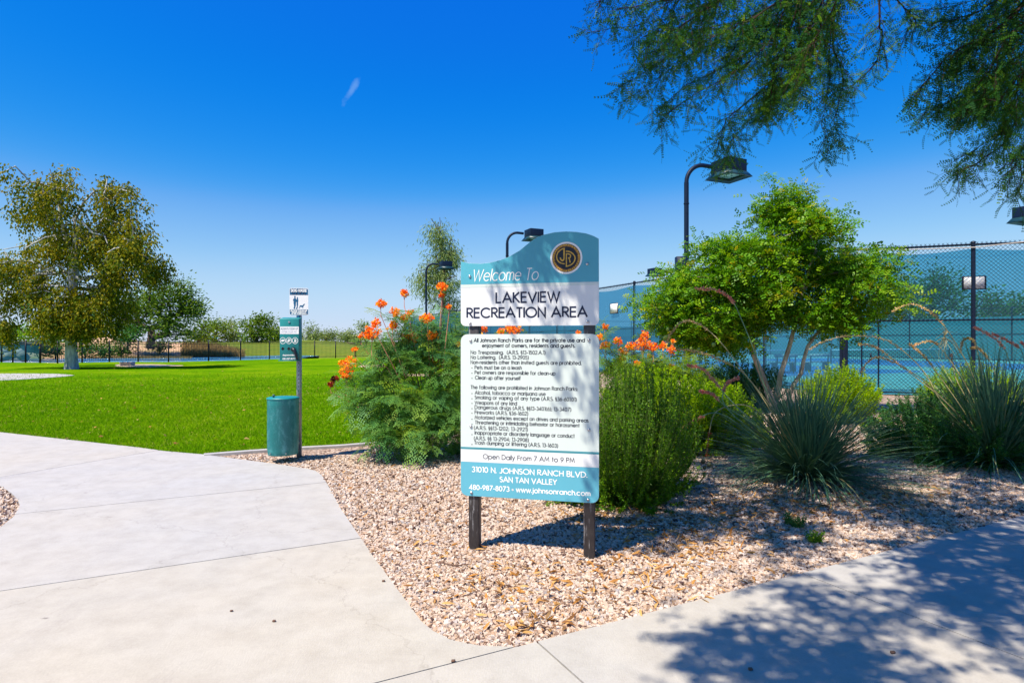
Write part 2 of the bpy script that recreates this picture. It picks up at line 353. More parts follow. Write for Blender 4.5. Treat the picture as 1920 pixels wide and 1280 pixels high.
def mat_weathered(name, c, c2, rough=.5, metal=0, lo=.55, hi=.7, sc=(1, 1, .5), scale=14):
    m, t, b = nodes(name); n = noise(t, scale, 6, .75, objc(t, sc)); k = ramp(t, [(lo, (0, 0, 0)), (hi, (1, 1, 1))]); t.links.new(n.outputs[0], k.inputs[0])
    n2 = noise(t, 4, 3, .5, objc(t, sc)); d = ramp(t, [(.3, tuple(x * .85 for x in c)), (.7, tuple(x * 1.15 for x in c))]); t.links.new(n2.outputs[0], d.inputs[0])
    t.links.new(mixc(t, k.outputs[0], d.outputs[0], c2), b.inputs['Base Color']); b.inputs['Roughness'].default_value = rough; b.inputs['Metallic'].default_value = metal
    return m
M = dict(
    concrete=mat_concrete(), bed=mat_gravel_bed(), stone=mat_stone(), lawn=mat_lawn(), terrain=mat_terrain(), water=mat_water(),
    dirt=mat_plain('joint_dirt', (.10, .07, .05), .95, scale=20),
    sand=mat_plain('bare_sand', (.52, .38, .24), .95, var=.2, scale=2),
    blade=mat_leaf('grass_blades', [(0, (.055, .17, .002)), (.5, (.13, .30, .003)), (.85, (.23, .37, .006)), (1, (.42, .36, .10))], .35, .7, .0, .9),
    court_green=mat_court('court_green', (.24, .42, .34)), court_blue=mat_court('court_blue', (.045, .18, .36)), line=mat_plain('line_white', (.8, .8, .8), .7, var=.03),
    black=mat_plain('black_steel', (.008, .010, .018), .45, var=.3, spec=.2), rail=mat_plain('rail_steel', (.005, .010, .028), .4, var=.3, spec=.25),
    wire=mat_plain('chain_wire', (.012, .03, .05), .5), tape=mat_plain('rail_tape', (.45, .40, .36), .7),
    screen=mat_screen('windscreen_cloth', (.085, .25, .29), .33, (.20, .64, .84)), screen2=mat_screen('windscreen_blue', (.07, .23, .36), .46, (.20, .60, .86)), screen3=mat_screen('windscreen_dense', (.14, .36, .36), .95, (.2, .5, .5)),
    fencemesh=mat_screen('fence_mesh', (.02, .12, .16), .45, (.4, .7, .8)),
    post=mat_post(), signwhite=mat_plain('sign_white', (.72, .73, .76), .35, var=.03, scale=3), signmint=mat_plain('sign_mint', (.60, .67, .66), .35, var=.02, scale=3),
    signteal=mat_plain('sign_teal', (.085, .38, .50), .35, var=.06, scale=3), signteal2=mat_plain('sign_teal_light', (.11, .40, .53), .35, var=.04, scale=3), stripe=mat_plain('sign_stripe', (.06, .26, .32), .35, var=.03), edge=mat_plain('sign_edge', (.5, .58, .6), .4),
    navy=mat_plain('ink_navy', (.008, .014, .05), .45, var=.05), ink=mat_plain('ink_dark', (.012, .016, .035), .45, var=.05), white=mat_plain('ink_white', (.85, .85, .85), .4, var=.02),
    gold=mat_plain('emblem_gold', (.62, .36, .05), .4, var=.2, scale=40), rust=mat_weathered('emblem_ring', (.10, .03, .012), (.45, .20, .03), .5, 0, .45, .55, (1, 1, 1), 60), jet=mat_plain('emblem_black', (.006, .007, .018), .35),
    bolt=mat_plain('bolt_steel', (.55, .55, .58), .3, 1), galv=mat_weathered('galvanised', (.42, .44, .46), (.22, .23, .25), .45, .6, .5, .7, (1, 1, .3)),
    teal=mat_weathered('teal_paint', (.004, .19, .20), (.04, .33, .34), .45, 0, .62, .85, (1, 1, .25)), tealscuff=mat_weathered('teal_scuffed', (.004, .18, .185), (.09, .34, .36), .5, 0, .50, .70, (1, 1, .4), 10), tealdark=mat_plain('teal_side', (.006, .07, .10), .4),
    hole=mat_plain('dark_opening', (.004, .004, .005), .9), bag=mat_plain('black_bag', (.01, .012, .02), .4),
    stationblue=mat_plain('station_blue', (.012, .10, .22), .4, var=.05), plate=mat_plain('plate_white', (.75, .76, .8), .4, var=.03), greyink=mat_plain('ink_grey', (.30, .34, .4), .5), faintink=mat_plain('ink_faint', (.5, .54, .62), .5),
    lampbody=mat_plain('lamp_body', (.003, .011, .034), .5, var=.2, spec=.2), lens=mat_plain('lamp_lens', (.30, .46, .42), .2, var=.05), skirt=mat_plain('lamp_skirt', (.012, .045, .06), .35, var=.1),
    bark_pale=mat_bark('bark_pale', (.16, .17, .20), (.50, .50, .47), 7), bark_dark=mat_bark('bark_dark', (.025, .016, .012), (.09, .06, .04)),
    bark_tan=mat_bark('bark_tan', (.22, .16, .11), (.62, .53, .43), 10), twig=mat_bark('twig', (.022, .012, .014), (.06, .03, .025)),
    twig_green=mat_plain('green_stem', (.10, .16, .03), .6), 
    olive=mat_leaf('leaf_olive', [(0, (.035, .085, .012)), (.3, (.10, .14, .005)), (.6, (.20, .20, .006)), (.88, (.32, .25, .012)), (1, (.10, .24, .14))], .35, .65, .1, .8),
    mesq=mat_leaf('leaf_mesquite', [(0, (.035, .10, .010)), (.5, (.09, .18, .010)), (1, (.20, .28, .02))], .4, .6, .15),
    grey=mat_leaf('leaf_greygreen', [(0, (.09, .17, .05)), (.5, (.18, .26, .07)), (1, (.30, .34, .12))], .3, .6, .2),
    bright=mat_leaf('leaf_bright', [(0, (.03, .12, .004)), (.5, (.10, .27, .004)), (.85, (.23, .38, .005)), (1, (.42, .38, .02))], .38, .45, .25, 1.5),
    over=mat_leaf('leaf_overhead', [(0, (.016, .10, .055)), (.45, (.045, .17, .035)), (.8, (.13, .27, .010)), (1, (.30, .42, .012))], .55, .6, .15),
    paradise=mat_leaf('leaf_paradise', [(0, (.05, .18, .055)), (.4, (.10, .27, .08)), (.75, (.20, .36, .05)), (1, (.32, .42, .02))], .40, .5, .3, 2),
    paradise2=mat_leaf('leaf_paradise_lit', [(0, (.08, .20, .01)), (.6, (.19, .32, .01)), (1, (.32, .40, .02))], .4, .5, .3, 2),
    rosemary=mat_leaf('leaf_rosemary', [(0, (.03, .10, .006)), (.5, (.085, .22, .006)), (1, (.24, .40, .006))], .34, .45, .2, 3),
    lime=mat_leaf('leaf_lime', [(0, (.12, .28, .002)), (.5, (.26, .44, .002)), (1, (.44, .54, .004))], .48, .5, .1, 2),
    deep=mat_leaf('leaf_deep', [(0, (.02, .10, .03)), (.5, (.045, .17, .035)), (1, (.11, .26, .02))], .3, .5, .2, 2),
    yucca=mat_leaf('blade_yucca', [(0, (.04, .12, .07)), (.5, (.09, .21, .12)), (.9, (.17, .29, .16)), (1, (.36, .31, .13))], .15, .4, .4, 3),
    reed=mat_leaf('reeds', [(0, (.16, .11, .03)), (.5, (.36, .24, .10)), (1, (.12, .15, .03))], .2, .8),
    orange=mat_leaf('petal_orange', [(0, (.80, .09, .005)), (.4, (.92, .22, .008)), (.8, (.95, .38, .015)), (1, (.95, .55, .03))], .35, .5, .3, 6),
    darkred=mat_leaf('petal_darkred', [(0, (.14, .015, .008)), (1, (.5, .06, .01))], .25, .5), salmon=mat_plain('raceme_stem', (.62, .24, .16), .6),
    pink=mat_leaf('bud_pink', [(0, (.70, .16, .16)), (.6, (.85, .34, .30)), (1, (.85, .55, .32))], .3, .5, .3, 4), strawstem=mat_plain('stalk_straw', (.50, .42, .20), .6, scale=20), greenstem=mat_plain('stalk_green', (.17, .30, .16), .6, scale=20),
    seed=mat_leaf('seed_buds', [(0, (.38, .30, .05)), (.6, (.68, .50, .22)), (1, (.85, .45, .35))], .25, .6), pod=mat_plain('green_pod', (.28, .36, .04), .5), podark=mat_plain('dark_pod', (.05, .06, .03), .6),
    litter=mat_leaf('dry_litter', [(0, (.18, .08, .03)), (.4, (.46, .21, .05)), (.8, (.58, .35, .13)), (1, (.11, .06, .04))], .2, .7, .2, 5), stick=mat_plain('dry_stick', (.13, .07, .05), .9, scale=30),
    wall=mat_plain('stucco', (.50, .38, .26), .9, scale=1), roof=mat_plain('roof_tile', (.42, .27, .19), .9, scale=2), roofgreen=mat_plain('roof_green', (.08, .30, .26), .6), win=mat_plain('window_dark', (.03, .05, .08), .2), rock=mat_plain('rock', (.38, .31, .27), .9, var=.4, scale=1, bump=.05),
    redpaint=mat_plain('car_red', (.45, .02, .03), .3), bluepaint=mat_plain('car_blue', (.03, .08, .35), .3), tyre=mat_plain('tyre', (.02, .02, .02), .8),
)

# ------------------------------------------------------------------ ground plan
sdir = np.array([2220., 1140.]); sdir /= np.linalg.norm(sdir); sper = np.array([-sdir[1], sdir[0]])
E1 = G(1100, 1190)[:2]; E2 = G(1920, 972.6)[:2]
def clip(poly, p, n):                   # keep the side where (x-p).n >= 0
    out = []; N_ = len(poly)
    for i in range(N_):
        a, b = np.array(poly[i]), np.array(poly[(i + 1) % N_]); da, db = (a - p) @ n, (b - p) @ n
        if da >= 0: out.append(a)
        if da * db < 0: out.append(a + (b - a) * da / (da - db))
    return out
g2 = lambda x, y: G(x, y)[:2]
right_edge = [g2(*p) for p in ((577, 880), (592, 884), (603, 892), (612, 906), (640, 957), (700, 1046), (790, 1168), (812, 1186), (845, 1203), (900, 1214), (968, 1216))]
lawn_edge = [g2(*p) for p in ((-900, 762), (-300, 782), (0, 811), (45, 816), (262, 840), (311, 847), (382, 853))]
left_curve = [g2(*p) for p in ((-900, 860), (-400, 873), (-120, 892), (0, 912), (19, 924), (33, 937), (37.5, 950), (26, 970), (0, 991), (-60, 1040), (-160, 1150), (-300, 1400), (-500, 2200))]
# boundary line between the left path and the sidewalk = the sidewalk's far edge produced to the left
Eb = right_edge[-1]
path_poly = lawn_edge + [g2(412, 857), g2(525, 872)] + right_edge + [Eb - sdir * 9] + [p for p in left_curve[::-1]]
path_poly = [np.array(p) for p in path_poly]
# keep the left path on the far side of the line
path_poly = clip(path_poly, Eb, sper)
Wd = 1.95
side_poly = [Eb - sdir * 9, Eb + sdir * 40, Eb + sdir * 40 - sper * Wd, Eb - sdir * 9 - sper * Wd]

mb = MB()
xs = np.unique(np.concatenate([np.linspace(-900, -120, 20), np.linspace(-120, 120, 97), np.linspace(120, 900, 20)]))
ys = np.unique(np.concatenate([np.linspace(-60, 30, 10), np.linspace(30, 130, 81), np.linspace(130, 400, 28), np.linspace(400, 2400, 16)]))
XX, YY = np.meshgrid(xs, ys)
def sm(x, a, b): t_ = np.clip((x - a) / (b - a), 0, 1); return t_ * t_ * (3 - 2 * t_)
def courtline(Y): return 16.96 - .4156 * Y
def terrain_z(X, Y):
    px = CX + F * X / np.maximum(Y, 1)
    shore = 66 + 4 * np.sin(X / 7.) + 9 * sm(px, 380, 560)
    near = 45.6 + 10 * sm(px, 300, 640)
    bank = sm(Y, near, near + 1.6) * (1 - sm(Y, shore - 2, shore + 2)) * sm(courtline(Y) - X, 2.5, 5)
    hill = sm(Y, shore, shore + 14)
    hz = 1.05 + .35 * np.sin(X / 9. + 1) * np.cos(Y / 13.) + .75 * np.exp(-((px - 545) / 110) ** 2) * sm(Y, 80, 100) * (1 - sm(Y, 130, 190)) + .9 * np.exp(-((px - 205) / 45) ** 2) * np.exp(-((Y - 84) / 12) ** 2)
    z = -.05 + hill * hz - .9 * bank
    return np.where(X > courtline(Y) - 2, -.05, z), px, shore
ZZ, PX, SH = terrain_z(XX, YY)
nx, ny = len(xs), len(ys)
idx = np.arange(nx * ny).reshape(ny, nx)
fc = np.stack([idx[:-1, :-1], idx[:-1, 1:], idx[1:, 1:], idx[1:, :-1]], -1).reshape(-1, 4)
cxm = (XX[:-1, :-1] + XX[1:, 1:]) / 2; cym = (YY[:-1, :-1] + YY[1:, 1:]) / 2
pxm = CX + F * cxm / np.maximum(cym, 1)
tan = np.where(cym < 44, 1.0, 0.15)
tan = np.where((cym > 60) & (pxm < 360) & (cym < 110), .55, tan); tan = np.where((pxm > 340) & (pxm < 480) & (cym > 98) & (cym < 112), .8, tan)
mb.add(np.stack([XX, YY, ZZ], -1), fc, tan.ravel())
mb.build('ground', M['terrain'], smooth=True, kind='structure')

mb = MB(); mb.poly([(-200, 40), (courtline(80) - 3.0, 40), (courtline(100) - 3, 100), (-200, 100)], -.30)
mb.build('lake_water', M['water'], kind='structure')

# gravel bed between the paths
header = [g2(*p) for p in ((382, 853), (470, 846), (560, 840), (637, 836), (700, 831), (780, 822), (850, 808), (905, 785))] + [np.array([.9, 14.5]), np.array([2.6, 19.5]), np.array([3.0, 24.5]), np.array([.2, 34.])]
bed_poly = header + [np.array([courtline(34) - .3, 34.]), np.array([9.6, 17.5]), np.array([12.6, 16.5]), np.array([22., 13.1]), np.array([60, 20.])] + [Eb + sdir * 40] + [Eb] + right_edge[::-1][1:] + [g2(525, 872), g2(412, 857)]
mb = MB(); mb.poly(bed_poly, -.012); mb.build('gravel_bed', M['bed'], kind='structure')
lc = [p for p in left_curve]
mb = MB(); mb.poly(lc + [np.array([-30, -4.]), np.array([-40, 8.])], -.012); mb.build('gravel_bed', M['bed'], kind='structure')
# everything under the slabs
mb = MB(); mb.poly(path_poly, -.008); mb.poly(side_poly, -.0085); mb.build('path_base', M['dirt'], kind='structure')

# slabs
def slab(poly, parent, tint, z1=.012):
    poly = [np.array(p) for p in poly]
    if len(poly) < 3: return
    m = MB(); m.poly(poly, -.06, z1, tint); o = m.build('slab', M['concrete'], parent); bevel(o, .006, 2); return o
path = bpy.data.objects.new('footpath', None); put(path, kind='structure')
walk = bpy.data.objects.new('sidewalk', None); put(walk, kind='structure')
J1, J2, J3a, J3b = g2(0, 1111), g2(37.5, 965), g2(0, 896), g2(300, 845)
j3 = J3b - J3a; j3 /= np.linalg.norm(j3); j3n = np.array([-j3[1], j3[0]])
gap = .005
A = clip(path_poly, Eb + sper * gap, sper)
A1 = clip(A, J1 - sper * gap, -sper); slab(A1, path, .9)
A2 = clip(clip(A, J1 + sper * gap, sper), J2 - sper * gap, -sper); slab(A2, path, .35)
A3 = clip(A, J2 + sper * gap, sper); A3a = clip(A3, J3a - j3n * gap, -j3n); slab(A3a, path, .15)
A4 = clip(A3, J3a + j3n * gap, j3n)
jn = np.array([.985, .17]); jp = g2(-160, 838)
slab(clip(A4, jp + jn * gap, jn), path, .5); slab(clip(A4, jp - jn * gap, -jn), path, .3)
s1 = (g2(1016, 1215) - Eb) @ sdir; s2 = (g2(1512, 1081) - Eb) @ sdir; dj = s2 - s1
joints = [s1 + dj * k for k in range(-4, 14)]
for a, b in zip(joints[:-1], joints[1:]):
    slab([Eb + sdir * (a + gap) - sper * gap * .5, Eb + sdir * (b - gap) - sper * gap * .5, Eb + sdir * (b - gap) - sper * Wd, Eb + sdir * (a + gap) - sper * Wd][::-1], walk, .5 + .4 * sin(a * 3))
# road behind the camera
mb = MB(); mb.poly([Eb - sdir * 60 - sper * (Wd + .01), Eb + sdir * 60 - sper * (Wd + .01), Eb + sdir * 60 - sper * 12, Eb - sdir * 60 - sper * 12], -.03)
mb.build('road', mat_plain('asphalt', (.05, .05, .052), .9, scale=40), kind='structure')

# lawn
lawn_poly = [np.array([-80., 6.])] + lawn_edge + header[1:] + [np.array([-6.6, 57.]), g2(667, 670.8), g2(590, 671.9), g2(505, 673.2), g2(420, 676), g2(316, 678.6), g2(205, 678.4), g2(108, 681), g2(0, 679), np.array([-80., 44.])]
mb = MB(); mb.poly(lawn_poly, .004); mb.build('lawn', M['lawn'], kind='structure')
def inpoly(Pt, poly):
    x, y = Pt[:, 0], Pt[:, 1]; r = np.zeros(len(Pt), bool); n = len(poly)
    for i in range(n):
        x1, y1 = poly[i][:2]; x2, y2 = poly[(i + 1) % n][:2]
        c = ((y1 > y) != (y2 > y)); r ^= c & (x < (x2 - x1) * (y - y1) / ((y2 - y1) if y2 != y1 else 1e-9) + x1)
    return r
# grass blades: denser near the viewer
N0 = 420000
Yr = 7.0 * (32 / 7.0) ** rng.random(N0); Xr = (rng.random(N0) * 2.2 - 1.25) * Yr * .86
pt = np.c_[Xr, Yr, np.full(N0, .002)]; keep = inpoly(pt, lawn_poly) & (Xr / Yr > -.9) & (Xr / Yr < .5); keep &= rng.random(N0) > sm(Yr, 13, 31); pt = pt[keep][:230000]
n = len(pt); D = rand_dir(n); D[:, 2] = np.abs(D[:, 2]) * .6 + .75; D = unit(D)
mb = MB(); sc = (.028 + .022 * rng.random(n)) * (.75 + pt[:, 1] / 22)
inst(mb, [[0, -.11, 0], [0, .11, 0], [1, 0, 0]], [[0, 1, 2]], pt, D, rand_dir(n), sc, np.clip(rng.normal(.5, .22, n), 0, 1), curve=np.full(n, .3))
# longer tufts along the path and header edges
def along(poly, n, off=.05):
    poly = np.array([p[:2] for p in poly]); seg = np.linalg.norm(np.diff(poly, axis=0), axis=1); c = np.concatenate([[0], np.cumsum(seg)])
    s_ = rng.random(n) * c[-1]; i = np.clip(np.searchsorted(c, s_) - 1, 0, len(seg) - 1); t_ = (s_ - c[i]) / seg[i]
    p = poly[i] * (1 - t_[:, None]) + poly[i + 1] * t_[:, None]; return p
e = np.vstack([along(lawn_edge, 9000), along(header[:8], 9000)]); e[:, 1] += np.abs(rng.normal(.03, .03, len(e))); ne = len(e)
D = rand_dir(ne); D[:, 2] = np.abs(D[:, 2]) + .5
inst(mb, [[0, -.07, 0], [0, .07, 0], [1, 0, 0]], [[0, 1, 2]], np.c_[e, np.zeros(ne)], unit(D), rand_dir(ne), .035 + .03 * rng.random(ne), np.clip(rng.normal(.55, .25, ne), 0, 1), curve=np.full(ne, .4))
mb.build('grass', M['blade'], kind='stuff')
# bare patches on the lawn
def blob(cx, cy, rx, ry, z, mat, name='bare_sand_patch', n=28, am=.12):
    a = np.arange(n) * 2 * pi / n; r = 1 + am * np.sin(a * 3 + cx) + am * .6 * np.sin(a * 5 + 1); c = G(cx, cy)
    pts = []
    for i in range(n): pts.append(g2(cx + rx * cos(a[i]) * r[i], cy + ry * sin(a[i]) * r[i]))
    m = MB(); m.poly(pts, z); return m.build(name, mat, kind='structure')
blob(272, 685.3, 62, 2.6, .009, M['sand']); blob(697, 686.5, 24, 2.4, .009, M['sand']); blob(800, 703, 60, 2.2, .009, M['sand']); blob(655, 681.5, 16, .8, .0095, M['sand'])
m = MB(); m.poly([g2(*p) for p in ((-260, 702), (0, 700.8), (60, 700.8), (110, 701.4), (140, 703.8), (128, 705.6), (85, 709), (30, 712.5), (-60, 716), (-260, 722))], .004, .02); m.build('footpath', M['concrete'], kind='structure')
# concrete header strip between lawn and gravel
hp = [p for p in header[:9]]; off = []
for i, p in enumerate(hp):
    d = hp[min(i + 1, len(hp) - 1)] - hp[max(i - 1, 0)]; d = d / np.linalg.norm(d); off.append(p + np.array([d[1], -d[0]]) * .11)
mb = MB(); mb.poly(hp + off[::-1], -.05, .025); bevel(mb.build('lawn_kerb', M['concrete'], kind='structure'), .008)

# ------------------------------------------------------------------ crushed stone, litter
cube = np.array([[-1, -1, -1], [1, -1, -1], [1, 1, -1], [-1, 1, -1], [-1, -1, 1], [1, -1, 1], [1, 1, 1], [-1, 1, 1]]) * .5
cubef = np.array([[0, 3, 2, 1], [4, 5, 6, 7], [0, 1, 5, 4], [1, 2, 6, 5], [2, 3, 7, 6], [3, 0, 4, 7]])
SP = dict(p=[], s=[], r=[], t=[])
def stones(poly, n, y0, y1, x0, x1, smin, smax, zoff=0.0):
    pt = np.c_[rng.random(n) * (x1 - x0) + x0, rng.random(n) * (y1 - y0) + y0, np.zeros(n)]
    k = inpoly(pt, poly) & (np.abs(pt[:, 0]) < pt[:, 1] * .9 + .3); pt = pt[k]; n = len(pt)
    sz = smin + (smax - smin) * rng.random(n) ** 1.6
    pt[:, 2] = -.012 + sz * .22 + zoff * rng.random(n)
    SP['p'].append(pt); SP['s'].append(sz); SP['r'].append(rng.random((n, 3)) * 2 * pi); SP['t'].append(rng.random(n))
stones(bed_poly, 150000, 2.85, 4.8, -2.2, 4.2, .010, .025, .008)
stones(bed_poly, 110000, 4.8, 8.0, -3.6, 7., .013, .030, .006)
stones(bed_poly, 42000, 8.0, 14, -2, 11, .022, .045, .004)
stones(lc + [np.array([-30, -4.]), np.array([-40, 8.])], 30000, 4, 8, -7, -3, .014, .030, .006)
SP = {k: np.concatenate(v) for k, v in SP.items()}
me = bpy.data.meshes.new('gravel'); n = len(SP['p']); me.vertices.add(n); me.vertices.foreach_set('co', SP['p'].astype(np.float32).ravel())
for nm, ty, dat in (('size', 'FLOAT', SP['s']), ('turn', 'FLOAT_VECTOR', SP['r']), ('tint', 'FLOAT', SP['t'])):
    at = me.attributes.new(nm, ty, 'POINT'); at.data.foreach_set('value' if ty == 'FLOAT' else 'vector', dat.astype(np.float32).ravel())
me.materials.append(M['stone']); gv = put(bpy.data.objects.new('gravel', me), kind='stuff')
ng = bpy.data.node_groups.new('crushed_stone', 'GeometryNodeTree'); ng.interface.new_socket('Geometry', in_out='INPUT', socket_type='NodeSocketGeometry'); ng.interface.new_socket('Geometry', in_out='OUTPUT', socket_type='NodeSocketGeometry')
N = ng.nodes; Lk = ng.links.new; gi = N.new('NodeGroupInput'); go = N.new('NodeGroupOutput')
def na(nm, ty='FLOAT'):
    x = N.new('GeometryNodeInputNamedAttribute'); x.data_type = ty; x.inputs[0].default_value = nm; return x.outputs[0]
g2i = N.new('GeometryNodeGeometryToInstance')
for k in range(7):
    cb = N.new('GeometryNodeMeshCube'); cb.inputs[0].default_value = (1.15 - .05 * k, .85 + .05 * (k % 3), .58 + .06 * (k % 2))
    sp_ = N.new('GeometryNodeSetPosition'); rv = N.new('FunctionNodeRandomValue'); rv.data_type = 'FLOAT_VECTOR'; rv.inputs[0].default_value = (-.24,) * 3; rv.inputs[1].default_value = (.24,) * 3
    sd = [i for i in rv.inputs if i.name == 'Seed'][0]; sd.default_value = 11 * k + 3
    Lk(cb.outputs[0], sp_.inputs[0]); Lk(rv.outputs[0], [i for i in sp_.inputs if i.name == 'Offset'][0])
    sm_ = N.new('GeometryNodeSetMaterial'); sm_.inputs['Material'].default_value = M['stone']; Lk(sp_.outputs[0], sm_.inputs[0]); Lk(sm_.outputs[0], g2i.inputs[0])
iop = N.new('GeometryNodeInstanceOnPoints'); Lk(gi.outputs[0], iop.inputs['Points']); Lk(g2i.outputs[0], iop.inputs['Instance']); iop.inputs['Pick Instance'].default_value = True
Lk(na('turn', 'FLOAT_VECTOR'), iop.inputs['Rotation']); Lk(na('size'), iop.inputs['Scale']); Lk(iop.outputs[0], go.inputs[0])
md_ = gv.modifiers.new('stones', 'NODES'); md_.node_group = ng
# dry curled pods and leaves
def litter(n, cx, cy, rx, ry, Ls=(.02, .06)):
    t_ = rng.normal(size=(n, 2)) * .5; px = cx + rx * t_[:, 0]; py = cy + ry * t_[:, 1]; k = py > 850; px, py = px[k], py[k]
    Y = F * 1.5 / (py - 640); return np.c_[(px - 960) / F * Y, Y, .014 + .012 * rng.random(len(Y))]
pts = np.vstack([litter(380, 1170, 1080, 260, 75), litter(520, 1300, 1010, 170, 50), litter(200, 960, 1090, 200, 80), litter(700, 1480, 950, 200, 45), litter(170, 800, 1010, 160, 120), litter(60, 690, 900, 120, 40), litter(300, 1700, 930, 160, 40), litter(240, 1130, 970, 120, 25), litter(60, 1000, 1180, 80, 25)])
pts = pts[inpoly(pts, bed_poly)]; n = len(pts); D = rng.normal(size=(n, 3)); D[:, 2] *= .15
pod = [[x, w * y, 0] for x in np.linspace(0, 1, 6) for y, w in ((-1, .5), (1, .5))]
wv = [.03, .09, .12, .11, .08, .02]; pod = [[x, s_ * wv[i], .05 * sin(pi * x)] for i, x in enumerate(np.linspace(0, 1, 6)) for s_ in (-1, 1)]
bend = rng.normal(0, .35, n)
podf = [[2 * i, 2 * i + 1, 2 * i + 3, 2 * i + 2] for i in range(5)]
mb = MB()
for kbend in (-.35, -.1, .2, .4):
    pv = [[x, y + kbend * x * x, z] for x, y, z in pod]; sel = rng.integers(0, 4, n) == int((kbend + .35) * 5) % 4
    if sel.sum(): inst(mb, pv, podf, pts[sel], D[sel], np.tile([0, 0, 1.], (sel.sum(), 1)) + .5 * rng.normal(size=(sel.sum(), 3)), .03 + .045 * rng.random(sel.sum()), rng.random(sel.sum()), curve=rng.normal(.1, .3, sel.sum()))
mb.build('leaf_litter', M['litter'], kind='stuff')
def stick(px, py, L, ang, bendy, label):
    c = G(px, py, .02); a = radians(ang); pts_ = [c + np.array([cos(a) * L * (u - .5), sin(a) * L * (u - .5) + bendy * (u - .5) ** 2, .004 * sin(9 * u)]) for u in np.linspace(0, 1, 6)]
    m = MB(); m.tube(pts_, [.003, .005, .005, .004, .004, .002], 5); m.build('stick', M['stick'], label=label, cat='stick')
stick(849, 1058, .24, -12, .1, 'thin curved brown stick on the gravel left of the left sign post')
stick(948, 998, .10, 3, 0, 'short flat reddish stick in the gravel just right of the left sign post')
stick(1020, 1173, .07, -30, 0, 'short dark stick on the gravel near its front corner by the path')
for (px, py, s_, lb) in ((514, 1163, .012, 'small dark pebble on the pale footpath slab, the nearest to the camera'), (434, 1144, .010, 'small grey pebble lying alone on the pale footpath'), (719, 1088, .013, 'dark pebble at the gravel edge on the footpath'), (1674, 1222, .014, 'dark pebble on the shaded sidewalk'), (850, 1238, .013, 'brown pebble on the footpath below the gravel corner'), (1407, 1253, .013, 'grey pebble on the sunny sidewalk near the bottom of the photo')):
    v = cube * (1 + .4 * (rng.random((8, 3)) - .5)) * np.array([1.3, 1, .6]) * s_; m = MB(); m.add(v + G(px, py, .018), cubef); m.build('pebble', M['stick'], label=lb, cat='pebble')

